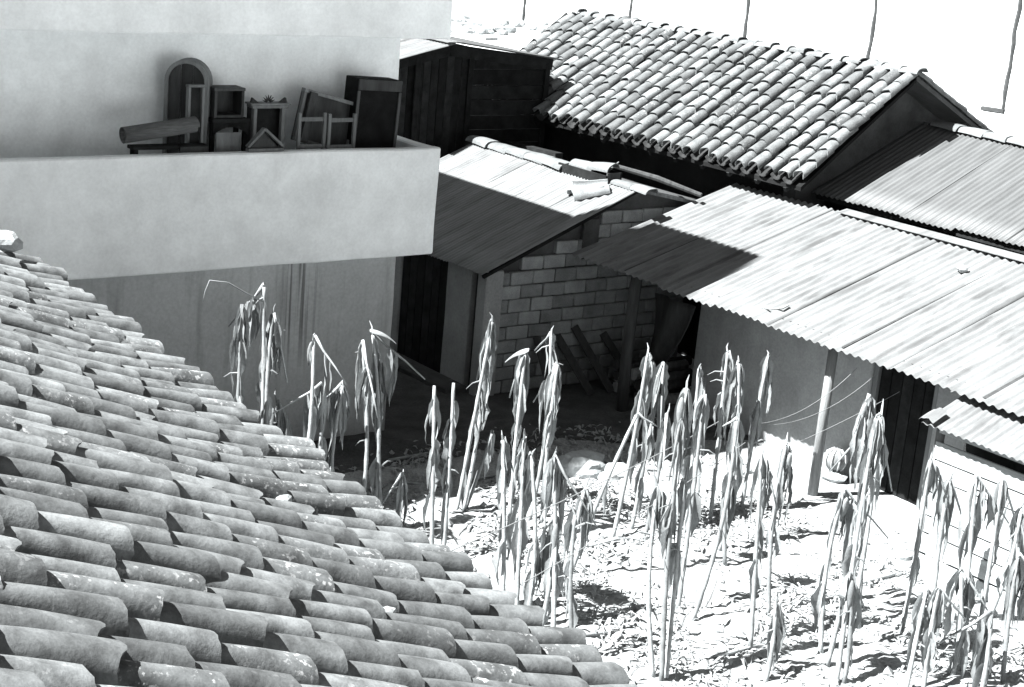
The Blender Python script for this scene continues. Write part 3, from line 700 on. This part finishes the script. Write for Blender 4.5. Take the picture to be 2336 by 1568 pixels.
# tall dark cabinet at the end
a, b = B(812, 335, 16.8), B(922, 190, 16.8); zt_ = B(860, 182, 16.85).z
cb = empty('tall_cabinet', ((a.x+b.x)/2, 16.9, FZ), 'tall dark cabinet tilting at the right end of the balcony', 'cabinet')
up_ = Vector((.05, 0, 1)); ux = Vector((1, .05, -.05)).normalized(); c = Vector(((a.x+b.x)/2-.03, 16.85, (FZ+zt_)/2)); hw = (b.x-a.x)/2
MB().obox(c+Vector((0, .15, 0)), ux*hw, Vector((0, .15, 0)), up_*(zt_-FZ)/2).build('carcass', M['wood_d'], cb, bevel=.008)
MB().obox(c+up_*((zt_-FZ)/2-.07)-Vector((0, .012, 0)), ux*hw*1.01, Vector((0, .011, 0)), up_*.065).build('top_rail', M['wood'], cb, bevel=.004)
for k in (-1, 1): MB().obox(c+ux*hw*.96*k-Vector((0, .012, 0))-up_*.07, ux*.02, Vector((0, .01, 0)), up_*((zt_-FZ)/2-.075)).build('stile', M['wood'], cb, bevel=.004)
# rolled mat on a low bench
a, b = B(280, 312, 16.695), B(446, 286, 16.695)
pts = [a.lerp(b, i/6) for i in range(7)]; dirn = (b-a).normalized(); e1 = dirn.cross(Vector((0, 0, 1))).normalized(); e2 = e1.cross(dirn); mb = MB(); vs = []
NS = 34
for p in (a, b):
    for i in range(NS):
        th = 2*pi*i/16; rr = .118-.0036*i*.9; vs.append(p+(e1*cos(th)+e2*sin(th))*rr)
mb.add(vs, [(i, i+1, NS+i+1, NS+i) for i in range(NS-1)])
o = mb.build('rolled_mat', M['mat'], origin=a, smooth=True); sm_ = o.modifiers.new('thickness', 'SOLIDIFY'); sm_.thickness = .006
tag(o, 'rolled-up mat lying tilted at the left of the balcony furniture', 'mat')
a, b = B(290, 345, 16.75), B(462, 322, 16.75)
be = empty('low_bench', ((a.x+b.x)/2, 16.78, FZ), 'low dark bench beneath the rolled mat', 'bench')
zb_ = B(370, 326, 16.75).z-.01
MB().box(a.x, b.x, 16.6, 16.76, zb_-.04, zb_).build('seat', M['wood_d'], be, bevel=.006)
MB().box(a.x+.55, b.x-.01, 16.575, 16.598, zb_-.2, zb_-.01).build('front_board', M['wood'], be, bevel=.006)
for x in (a.x+.03, b.x-.06):
    for y in (16.61, 16.71): MB().box(x, x+.04, y, y+.04, FZ, zb_-.04).build('leg', M['wood_d'], be, bevel=.004)

# ------------------------------------------------------------------ things stored under the porch bay
def leanplank(px0, py0, px1, py1, x, wd, mat, label, name='leaning_plank', cat='plank'):
    a, b = at(px0, py0, x=x), at(px1, py1, x=x+.35); a.z = max(a.z, .01)
    o = MB().bar(a, b, wd, .03, Vector((1, 0, .2))).build(name, M[mat], origin=a, bevel=.004); return tag(o, label, cat, 'planks stored in the porch bay')
LP = [(1255, 975, 1225, 770, 'leftmost dark plank leaning in the shaded porch bay'), (1385, 985, 1310, 745, 'long dark plank slanting in the middle of the shaded bay'),
      (1440, 1000, 1375, 760, 'dark plank leaning next to the bay post'), (1340, 990, 1270, 765, 'short dark plank between two longer ones in the bay')]
for k, (x0, y0, x1, y1, lb) in enumerate(LP):
    a = at(x0, y0, y=17.35); b = at(x1, y1, y=17.9); a.z = max(.02, a.z)
    tag(MB().bar(a, b, .13, .03, Vector((0, -1, .2))).build('leaning_plank', M['post_d'], origin=a, bevel=.004), lb, 'plank', 'planks stored in the porch bay')
rw = random.Random(4)
for k in range(12):
    x = 15.3+rw.uniform(0, .7); z = .1+.17*(k//4); y = 16.6+(k % 4)*.25+rw.uniform(-.05, .05)
    a = Vector((15.45+rw.uniform(-.1, .1), y, z)); b = a+Vector((1.0+rw.uniform(-.2, .2), rw.uniform(-.08, .08), rw.uniform(-.02, .02)))
    r0 = rw.uniform(.07, .095)
    o = MB().tube([a, a.lerp(b, .5)+Vector((0, 0, rw.uniform(-.01, .01))), b], [r0, r0*.95, r0*.88], 9).build('firewood_log', M['post_d' if k % 3 else 'post'], origin=a, smooth=False)
    rown = ('bottom', 'middle', 'top')[k//4]; pos = ('nearest the wall', 'second from the wall', 'third from the wall', 'nearest the block wall')[k % 4]
    tag(o, f'firewood log in the {rown} layer of the dark bay stack, {pos}', 'log', 'stacked firewood in the bay')
# hanging sacking
vs = []; c0, c1 = at(1495, 668, x=15.3), at(1585, 700, x=15.3)
for i in range(11):
    for j in range(9):
        t = i/10; s = j/8; p = c0.lerp(c1, s); dz = t*1.05
        wd = 1-.45*t; p = c0.lerp(c1, .5).lerp(p, wd)+Vector((.1*t*t, .38*t*t, -dz))+Vector((.05*sin(s*9+t*2), 0, 0)); vs.append(p)
o = mesh('hanging_sacking', vs, [(i*9+j, i*9+j+1, i*9+j+10, i*9+j+9) for i in range(10) for j in range(8)], M['tarp'], smooth=True, origin=c0)
sm_ = o.modifiers.new('thickness', 'SOLIDIFY'); sm_.thickness = .01
tag(o, 'dark sacking hanging from the porch eave left of the plaster wall', 'cloth')
# wicker basket and stones by the post
bp = at(1900, 1098, z=0); bk_ = empty('wicker_basket', (bp.x, bp.y, .16), 'round wicker basket on a stone beside the porch post', 'basket')
bc = Vector((bp.x, bp.y, .16)); mb = MB(); n = 16; prof = [(.07, 0), (.12, .06), (.14, .14), (.12, .23), (.05, .28)]
for z, r in [(q[1], q[0]) for q in prof]:
    for k in range(n): a = 2*pi*k/n; mb.v.append(bc+Vector((r*cos(a), r*sin(a), z)))
for i in range(4):
    for k in range(n): mb.f.append((i*n+k, i*n+(k+1) % n, (i+1)*n+(k+1) % n, (i+1)*n+k))
mb.f.append(tuple(range(n-1, -1, -1))); mb.f.append(tuple(4*n+k for k in range(n)))
mb.build('basket_body', M['post'], bk_, smooth=True)
for k in range(9):
    a = 2*pi*k/9; MB().tube([bc+Vector(((r+.008)*cos(a), (r+.008)*sin(a), z)) for r, z in prof], .012, 5).build('rib', M['wicker'], bk_, smooth=True)
rock('stone', Vector((bp.x, bp.y, .07)), .17, M['stone'], 8, (1, 1.1, .6), 'flat pale stone under the wicker basket')
rk = at(1318, 1082, z=0)
rock('boulder', Vector((rk.x, rk.y, .1)), .3, M['stone'], 2, (1.3, .9, .6), 'large pale boulder at the edge of the shaded yard', 'boulder', None, 3)
for q, (dx, dy, r0, lb) in enumerate(((.42, -.25, .17, 'smaller stone against the right of the large boulder'), (-.45, .05, .15, 'smaller stone against the left of the large boulder'), (.15, -.42, .12, 'small stone in front of the large boulder'))): rock('stone', Vector((rk.x+dx, rk.y+dy, .06)), r0, M['stone'], 44+q, (1.2, 1, .7), lb)
for k, (px, py, r, lb) in enumerate(((2060, 1275, .12, 'pale stone in the dust left of the plank lean-to'), (1255, 1115, .13, 'small stone left of the large boulder'), (1690, 1080, .13, 'stone at the foot of the plaster porch wall'), (2010, 1300, .1, 'smaller stone near the right stalk cluster'), (960, 1440, .05, None))):
    if lb: p = at(px, py, z=0); rock('stone', Vector((p.x, p.y, .03)), r, M['stone'], 20+k, (1.2, 1, .6), lb)

# ------------------------------------------------------------------ wires
def wire(pts, label, r=.0035, sag=.1, n=14):
    P = []
    for (a, b) in zip(pts[:-1], pts[1:]):
        for i in range(n): t = i/n; P.append(a.lerp(b, t)-Vector((0, 0, sag*4*t*(1-t))))
    P.append(pts[-1])
    o = MB().tube(P, r, 4).build('wire', M['wire'], origin=pts[0]); return tag(o, label, 'wire', 'slack wires over the yard')
wire([at(1738, 966, x=13.3), at(1955, 840, x=15.0)], 'upper slack wire running to the porch eave', sag=.14)
wire([at(1750, 970, x=13.3), at(2004, 850, x=15.0)], 'lower slack wire running to the porch eave', sag=.16)
wire([at(1815, 1012, x=13.9), at(2052, 894, x=15.3)], 'short taut wire crossing in front of the porch door', sag=.02)
wire([at(985, 1276, x=7.0), at(1640, 962, x=13.1)], 'long thin wire stretched across the corn patch', .005, .05)
wire([at(1195, 1330, x=7.4), at(1700, 1010, x=12.6)], 'nearer of the thin wires across the corn patch', .004, .04)

# ------------------------------------------------------------------ fence poles and rubble far behind
FP = [(1193, 50, 1195), (1437, 60, 1441), (1697, 100, 1708), (1980, 160, 2000), (2288, 258, 2323)]
for k, lb in enumerate(('farthest left fence pole, beside the balcony end', 'second fence pole from the left, above the tile ridge', 'middle fence pole behind the tile ridge', 'fourth fence pole from the left, behind the tile ridge', 'nearest fence pole at upper right with its foot in view')):
    y = (73.5, 64.58, 56.26, 48.54, 41.2)[k]; b = Vector((56, y, -.05)); mb = MB(); rp = random.Random(k)
    mb.tube([b+Vector((rp.uniform(-.03, .03), rp.uniform(-.04, .04), 6.5*i/14)) for i in range(15)], [.085*rp.uniform(.75, 1.2) for _ in range(15)], 7)
    tag(mb.build('fence_pole', M['fence'], origin=b), lb, 'pole', 'row of tall fence poles')
b = Vector((56, 41.2, 0)); tag(MB().bar(b+Vector((-.3, .8, .08)), b+Vector((0, -.1, .08)), .25, .16).build('footing_plank', M['fence'], origin=b, bevel=.02), 'short dark footing piece at the base of the nearest pole', 'plank')
dw = empty('rubble_wall', (52, 68, 0), 'low broken wall of pale rubble beyond the plank hut', 'wall')
rq = random.Random(12)
for k in range(46):
    t = rq.random(); px = 1030+225*t; py = 52+14*t+rq.uniform(-10, 26)
    p = at(px, py, z=0); o = rock('rubble_stone', p, rq.uniform(.16, .42), M['stone'], k, (1.2, 1, .6), sub=1); o.parent = dw; o.location = p-dw.location+Vector((0, 0, .1))
a, b = at(1034, 76, z=.3), at(1122, 90, z=.3)
tag(MB().bar(a, b, .9, .12).build('fallen_slab', M['post'], origin=a), 'grey slab lying before the rubble wall', 'slab')

# ------------------------------------------------------------------ dry corn stalks, doubled over
def leaf_geo(r, P0, out_, L, wd, droop=1.0, rise=.012):
    """a dry blade: leaves the stem, rises a little, then hangs"""
    out_ = Vector((out_.x, out_.y, 0)).normalized(); side = Vector((-out_.y, out_.x, 0)); vs = []; n = 8
    tw = r.uniform(-1.3, 1.3); sp = r.uniform(.02, .085)*L/.6
    for i in range(n+1):
        t = i/n
        x = sp*(min(1, t*1.5)**.8)*(1-.3*t*t)+.012; z = rise*sin(min(1, t*5)*pi)-L*t*droop
        c = P0+out_*x+Vector((0, 0, z))+side*(.012*sin(t*5+tw)+tw*.05*t*L)+out_*r.uniform(-.006, .006)
        a = tw*t+.4*sin(t*6+tw); wv = wd*(.4+.6*min(1, t*6))*(1 if t < .55 else max(.05, (1-t)/.45))*.7*r.uniform(.8, 1.15)
        sd_ = side*cos(a)+out_*sin(a); fold = (out_*cos(a)-side*sin(a))*wv*.75
        vs += [c-sd_*wv+fold*r.uniform(.6, 1.4), c, c+sd_*wv+fold*r.uniform(.6, 1.4)]
    fs = []
    for i in range(n):
        k = i*3; fs += [(k, k+1, k+4, k+3), (k+1, k+2, k+5, k+4)]
    return vs, fs
def corn(bx_, by_, tx, ty, label, leaves=7, fold=.55, ear=0, flag=0, seed=0, dd=0.0, rad=.024, low=.15):
    r = random.Random(seed*17+3); b = at(bx_, by_, z=.03)
    if b.y > 14.0 and bx_ < 900:
        while b.y > 14.0: by_ += 4; bx_ -= .3; b = at(bx_, by_, z=.03)
    b.z = fz(b.x, b.y)-.04
    T = atdepth(tx, ty, depth(b)+dd+r.uniform(-.12, .12))
    e = empty('corn_stalk', b, label, 'corn stalk', 'dry corn stalks in the patch')
    perp = Vector((r.uniform(-1, 1), r.uniform(-1, 1), 0)).normalized(); Ln = (T-b).length; nseg = max(5, int(Ln/.11))
    bow = r.uniform(-.05, .05)*Ln
    pts = [b.lerp(T, i/nseg)+perp*bow*sin(pi*i/nseg) for i in range(nseg+1)]
    rs_ = [rad*(1-.3*i/nseg)*(1.22 if i % 2 == 0 else .95) for i in range(nseg+1)]
    MB().tube(pts, rs_, 7).build('stem', M['stem'], e, smooth=True)
    an = r.uniform(0, 2*pi); hang = Vector((cos(an), sin(an), 0)); topd = None
    if fold:
        hs = r.uniform(.08, .28) if r.random() < .6 else r.uniform(.35, .75); q = [T-Vector((0, 0, .02)), T+Vector((0, 0, .03))+hang*.012, T+hang*(.03+hs*.2)-Vector((0, 0, fold*.25)), T+hang*(.03+hs*.55)-Vector((0, 0, fold*.6)), T+hang*(.03+hs*.9)-Vector((0, 0, fold))]
        MB().tube(q, [rad*.75, rad*.8, rad*.6, rad*.45, rad*.3], 6).build('folded_top', M['stem'], e, smooth=True); topd = q
    if r.random() < .6 and leaves > 3:
        u_ = (T-b).normalized()+Vector((r.uniform(-.35, .35), r.uniform(-.35, .35), 0)); ln = r.uniform(.06, .17)
        MB().tube([T-u_*.02, T+u_*ln*.6, T+u_*ln+Vector((r.uniform(-.03, .03), r.uniform(-.03, .03), 0))], [rad*.6, rad*.4, rad*.12], 5).build('broken_tip', M['stem'], e)
    for _ in range(r.choice((0, 0, 1, 1, 2)) if leaves > 3 else 0):
        i = r.randrange(int(nseg*.45), nseg); d_ = (RT*r.choice((-1, 1))+Vector((r.uniform(-.5, .5), r.uniform(-.5, .5), r.uniform(-.7, .5)))).normalized(); ln = r.uniform(.08, .22)
        MB().tube([pts[i], pts[i]+d_*ln*.6, pts[i]+d_*ln-Vector((0, 0, ln*.25))], [rad*.5, rad*.35, rad*.15], 5).build('leaf_stub', M['straw'], e)
    if r.random() < .5 and leaves > 5:
        i = int(nseg*r.uniform(.4, .75)); vs, fs = leaf_geo(r, pts[i], Vector((r.uniform(-1, 1), r.uniform(-1, 1), 0)), r.uniform(.4, .6), r.uniform(.07, .1)); mesh('leaf', vs, fs, M['straw'], e, smooth=True)
    for k in range(leaves):
        if topd and k < leaves*.62:
            t = r.uniform(.0, 2.6); i = int(t); P0 = topd[i].lerp(topd[i+1], t-i)
        else:
            t = min(.985, low+(1-low)*r.random()**.45); i = int(t*nseg); P0 = pts[i].lerp(pts[min(i+1, nseg)], t*nseg-i)
        L = r.uniform(.32, .72); L = min(L, max(.15, P0.z-.02)*1.0)
        o_ = Vector((r.uniform(-1, 1), r.uniform(-1, 1), 0))
        vs, fs = leaf_geo(r, P0, o_, L, r.uniform(.03, .06))
        mesh('leaf', vs, fs, M['straw'], e, smooth=True)
    if flag:
        dirf = (RT*flag+Vector((0, .3, -.12))).normalized(); vs = []; n = 6; Lf = .16+.1*abs(flag)
        for i in range(n+1):
            t = i/n; c = T+dirf*(Lf*t-.04)+Vector((0, 0, .06-.05*t*t)); wv = .032*(1-t*.95)*(.4+.6*min(1, t*4)); sd_ = Vector((-dirf.y, dirf.x, 0)).normalized()
            c = c-Vector((0, 0, .1*t*t)); vs += [c-sd_*wv-Vector((0, 0, wv*1.6)), c+Vector((0, 0, .008)), c+sd_*wv-Vector((0, 0, wv*2.2))]
        mesh('flag_leaf', vs, [f for i in range(n) for f in ((i*3, i*3+1, i*3+4, i*3+3), (i*3+1, i*3+2, i*3+5, i*3+4))], M['straw'], e, smooth=True)
    for k in range(ear):
        P0 = (topd[1] if topd else pts[-2])-Vector((0, 0, .08+.12*k))+Vector((r.uniform(-.06, .06), r.uniform(-.06, .06), 0)); ax = Vector((r.uniform(-.25, .25), r.uniform(-.25, .25), -1)).normalized()
        pr_ = [(0, .010), (.03, .024), (.09, .036), (.16, .034), (.23, .02), (.28, .006)]
        MB().tube([P0+ax*s for s, _ in pr_], [q for _, q in pr_], 8).build('ear_husk', M['straw'], e, smooth=True)
    return e
CORN = [
 # base, top, label, leaves, fold, ears, flag
 (520, 1200, 553, 700, 'ragged leafy stalk farthest left against the stained wall', 12, .75, 1, 0),
 (596, 1200, 603, 655, 'tall upright stalk in the left group with thin tassel arching left', 9, .6, 0, 0),
 (636, 1200, 622, 720, 'stalk with long hanging leaves right of the arching tassel', 11, .7, 1, 0),
 (650, 1215, 632, 920, 'short leafy stalk low in the left group beside the tiles', 8, .4, 1, 0),
 (656, 1220, 716, 772, 'leaning bare stalk with one ear hanging from its tip, before the stained wall', 2, .42, 1, 0),
 (740, 1225, 735, 880, 'short stalk with two hanging ears right of the leaning one', 3, .2, 2, 0),
 (762, 1225, 782, 880, 'crooked leafy stalk left of the pair near the house corner', 8, .45, 0, 0),
 (815, 1240, 826, 782, 'leafy stalk with splayed top left of the flat-topped one', 10, .7, 1, 0),
 (852, 1230, 851, 765, 'straight stalk topped by a flat leaf pointing right at the house corner', 6, .5, 0, 1.4),
 (872, 1235, 868, 830, 'leafy stalk standing directly behind the flat-topped one', 11, .6, 1, 0),
 (908, 1225, 918, 1085, 'knee-high bent stump of stalk below the tile edge', 3, .3, 0, 0),
 (984, 1285, 991, 880, 'cut-off straight stalk, left of a bare-topped pair', 6, 0, 1, 0),
 (1010, 1285, 1035, 874, 'cut-off straight stalk, right of a bare-topped pair', 6, 0, 1, 0),
 (1040, 1175, 1123, 735, 'very leafy leaning stalk before the corner pillar', 15, .8, 1, 0),
 (1056, 1170, 1112, 780, 'thin stalk leaning behind the very leafy one by the pillar', 5, .3, 0, 0),
 (1060, 1165, 1122, 990, 'low bare stalk leaning right near the boulder', 0, .2, 0, 0),
 (1158, 1250, 1198, 808, 'stalk with a small flat leaf pointing left at the tip before the block wall', 8, .55, 1, -1.0),
 (1206, 1200, 1257, 765, 'tall thin forked stalk before the dark bay', 3, .35, 0, 0),
 (1236, 1205, 1272, 832, 'bushy stalk with bulging husks right of the thin forked one', 13, .65, 1, 0),
 (1147, 1400, 1147, 1005, 'left stalk of the dense middle bunch with broken square top', 7, .35, 0, 0),
 (1178, 1420, 1196, 1005, 'second stalk of the dense middle bunch wrapped in leaves', 12, .5, 1, 0),
 (1200, 1440, 1212, 1040, 'dark-leaved stalk inside the dense middle bunch', 12, .5, 0, 0),
 (1232, 1450, 1262, 1045, 'stalk at the right of the dense middle bunch with wide drooping leaves', 13, .6, 0, 0),
 (1262, 1470, 1268, 1180, 'short thick stalk in front of the dense middle bunch', 9, .4, 1, 0),
 (1240, 1420, 1332, 1120, 'stalk slanting right out of the dense middle bunch', 5, .3, 0, 0),
 (1310, 1515, 1312, 1175, 'single thin upright stalk with a sheaf of leaves at its foot', 3, .2, 0, 0),
 (1300, 1310, 1452, 948, 'long bare stalk slanting steeply to the right in the middle', 1, .1, 0, 0),
 (1398, 1225, 1477, 812, 'pointed stalk with hanging husks before the dark bay opening', 8, .55, 1, 0),
 (1440, 1210, 1512, 832, 'stalk with ragged tip right of the pointed one before the bay', 9, .6, 0, 0),
 (1470, 1230, 1520, 950, 'lower stalk tucked behind the pointed pair before the bay', 6, .4, 1, 0),
 (1508, 1568, 1566, 892, 'tallest double stalk in the centre foreground with hooded leaf top', 14, .8, 1, 0),
 (1490, 1560, 1500, 1110, 'straight stalk parallel to the tallest centre one', 5, .35, 0, 0),
 (1518, 1560, 1562, 1100, 'thin stalk crossing behind the tallest centre one', 5, .4, 0, 0),
 (1545, 1400, 1606, 905, 'stalk right of the tallest centre one with split leaves', 9, .6, 0, 0),
 (1565, 1210, 1594, 842, 'stalk with stubby cylindrical cut top before the plaster wall', 3, .4, 0, 0),
 (1620, 1195, 1660, 805, 'stalk with curled tip before the plaster wall', 9, .6, 1, 0),
 (1640, 1265, 1686, 830, 'leafy hunched stalk before the plaster wall', 13, .75, 1, 0),
 (1578, 1425, 1682, 960, 'long thin bare stalk slanting left to right behind the centre group', 1, .1, 0, 0),
 (1690, 1170, 1752, 815, 'stalk with two sprigs at its tip, last before the lit wall patch', 10, .6, 1, 0),
 (1712, 1480, 1738, 1040, 'pointed stalk with long straight leaves left of the porch post', 8, .5, 0, 0),
 (1752, 1420, 1792, 1020, 'shaggy stalk just left of the porch post', 10, .5, 1, 0),
 (1655, 1290, 1668, 1080, 'short stalk low in the middle distance of the patch', 7, .35, 0, 0),
 (1885, 1530, 1984, 905, 'tallest stalk of the big cluster before the porch door', 12, .6, 1, 0),
 (1908, 1560, 1998, 955, 'second stalk of the big cluster, right of its tallest', 12, .7, 1, 0),
 (1932, 1480, 2010, 950, 'right-hand stalk of the big cluster before the door', 12, .6, 0, 0),
 (1870, 1510, 1925, 1120, 'shorter leaning stalk at the left of the big cluster', 11, .5, 1, 0),
 (1925, 1560, 1938, 1310, 'low thick stalk at the foot of the big cluster', 9, .4, 1, 0),
 (1960, 1430, 1985, 1130, 'ragged stalk inside the big cluster with black-looking leaves', 9, .5, 0, 0),
 (2055, 1455, 2123, 1050, 'thin stalk beside the lean-to corner post', 5, .4, 0, 0),
 (2128, 1400, 2166, 1098, 'stalk before the bleached planks with a folded grey tip', 8, .5, 1, 0),
 (2190, 1545, 2226, 1090, 'tall stalk before the planks with a dark bud-like tip', 9, .45, 0, 0),
 (2215, 1535, 2286, 1098, 'bare stalk leaning right in front of the planks', 4, .5, 0, 0),
 (2250, 1420, 2330, 1160, 'leafy stalk at the right edge before the planks', 10, .5, 1, 0),
 (2285, 1568, 2322, 1270, 'bushy stalk in the lower right corner', 13, .55, 1, 0),
 (2065, 1585, 2112, 1350, 'stalk with broken flat top near the lower right', 8, .4, 0, 0),
 (2105, 1590, 2140, 1345, 'stalk with leaves trailing, right of the broken flat top', 9, .45, 0, 0),
 (2170, 1560, 2192, 1300, 'short stalk between the lower right ones', 8, .4, 1, 0),
 (1745, 1560, 1770, 1380, 'low stump of stalk left of the big cluster', 6, .3, 0, 0),
 (2235, 1600, 2262, 1400, 'low leafy stalk at the bottom right', 10, .4, 0, 0),
]
for k, (bx_, by_, tx, ty, lb, lv, fo, er, fl) in enumerate(CORN):
    corn(bx_, by_, tx, ty, lb, int(lv*1.35)+2, fo, er, fl, k)
# thin tassel stem arching over the left group
a = [at(x, y, y=14.0) for x, y in ((602, 690), (560, 668), (520, 645), (478, 640), (468, 665), (463, 690))]
tag(MB().tube(a, [.008, .007, .006, .006, .005, .004], 5).build('tassel_stem', M['straw'], origin=a[0], smooth=True), 'thin dry tassel stem arching left before the stained wall', 'stem')
# canes lying on the ground
rc = random.Random(31)
for k, (x0, y0, x1, y1, lb) in enumerate(((1060, 1088, 1165, 1076, 'pale cane lying flat in front of the shaded yard'), (1065, 1106, 1160, 1108, 'second pale cane lying beside the first'), (885, 1050, 1010, 1030, 'cane lying in the shade below the sill'), (890, 1095, 1040, 1108, 'cane lying along the edge of the building shade'),
     (1480, 1230, 1330, 1260, 'fallen cane between the middle stalks'), (1960, 1330, 2060, 1300, 'fallen cane right of the big cluster'), (1600, 1500, 1760, 1480, 'fallen cane in the bright soil at the bottom'), (2010, 1450, 2110, 1490, 'fallen cane near the lower right stalks'), (1290, 1460, 1420, 1440, 'fallen cane near the tile edge'))):
    a, b = at(x0, y0, z=.08), at(x1, y1, z=.08); a.z = fz(a.x, a.y)+.03; b.z = fz(b.x, b.y)+.03; mid = a.lerp(b, .5); mid.z = max(mid.z, fz(mid.x, mid.y)+.02)
    tag(MB().tube([a, mid, b], [.02, .019, .014], 6).build('fallen_cane', M['stem'], origin=a, smooth=True), lb, 'cane', 'canes lying on the ground')
# leaf litter: nobody could count it
mb = MB(); r = random.Random(77); cnt = 0
while cnt < 11000:
    x = r.uniform(5.4, 15.2); y = r.uniform(5.2, 16.2)
    dens = noise.noise(Vector((x*.9, y*.9, 3)))*1.7+.4
    if x > 14.2 and r.random() < .85: continue
    if r.random() > dens: continue
    z = fz(x, y); an = r.uniform(0, 2*pi); d = Vector((cos(an), sin(an), 0)); s = Vector((-d.y, d.x, 0)); L = r.uniform(.05, .2); wv = r.uniform(.006, .017)
    c = Vector((x, y, z+.006)); vs = []
    lift = r.uniform(.01, .07); tl = r.uniform(-.6, .6)
    for i in range(4):
        t = i/3; p = c+d*L*(t-.5)+Vector((0, 0, lift*sin(pi*t*r.uniform(.7, 1.2)))); ww = wv*(.5, 1, .9, .2)[i]
        vs += [p-s*ww, p+s*ww+Vector((0, 0, tl*ww))]
    mb.add(vs, [(0, 1, 3, 2), (2, 3, 5, 4), (4, 5, 7, 6)]); cnt += 1
o = mesh('leaf_litter', mb.v, mb.f, M['litter']); tag(o, 'dry corn leaf litter scattered over the soil', 'litter', None, 'stuff')
# soil clods
mb = MB()
for k in range(2600):
    x = r.uniform(5.4, 14.8); y = r.uniform(5.2, 16.2); q = r.uniform(.012, .05)*(1 if r.random() < .93 else 2); z = fz(x, y)+q*.2
    vs = [Vector((x, y, z))+Vector(v)*q*r.uniform(.7, 1.3) for v in ((1, 0, 0), (-1, .2, 0), (.1, 1, 0), (0, -1, .1), (0, .1, .9), (0, 0, -.8))]
    mb.add(vs, [(0, 2, 4), (2, 1, 4), (1, 3, 4), (3, 0, 4), (2, 0, 5), (1, 2, 5), (3, 1, 5), (0, 3, 5)])
o = mesh('soil_clods', mb.v, mb.f, M['soil']); tag(o, 'small clods of dry soil in the patch', 'soil', None, 'stuff')
# pale mortar lump and rag on the near roof corner
for k, (px, py, y, r_, lb) in enumerate(((14, 552, 15.2, .15, 'white mortar lump at the far corner of the near tile roof'), (-10, 580, 15.2, .13, 'second mortar lump beside the white one on the roof corner'))):
    p = at(px, py, y=y); rock('mortar_lump', p, r_, M['stone'], 60+k, (1, 1, .7), lb, 'mortar')

# pebbles and a tile shard lying on the near roof
_tab = [prof_near(k*.05) for k in range(110)]
def on_near(px, py):
    d = ray(px, py); t = 2.0
    while t < 25:
        p = CAM+d*t; x = -(p-EO).dot(ED); zz = None
        for k in range(109):
            if _tab[k][0] <= x <= _tab[k+1][0]: zz = EO.z+_tab[k][1]+(_tab[k+1][1]-_tab[k][1])*(x-_tab[k][0])/(_tab[k+1][0]-_tab[k][0]); break
        if zz is not None and p.z < zz+.15: return p
        t += .02
    return None
for k, (px, py, r_, lb) in enumerate(((885, 1384, .035, 'small pale pebble resting between tiles on the near roof'), (1092, 1556, .05, 'pale pebble at the bottom edge of the near roof'), (648, 1130, .04, 'light tile fragment lying on the middle of the near roof'))):
    p = on_near(px, py)
    if p: rock('pebble', p-Vector((0, 0, .03)), r_, M['stone'], 80+k, (1.5, 1, .8), lb, 'pebble')
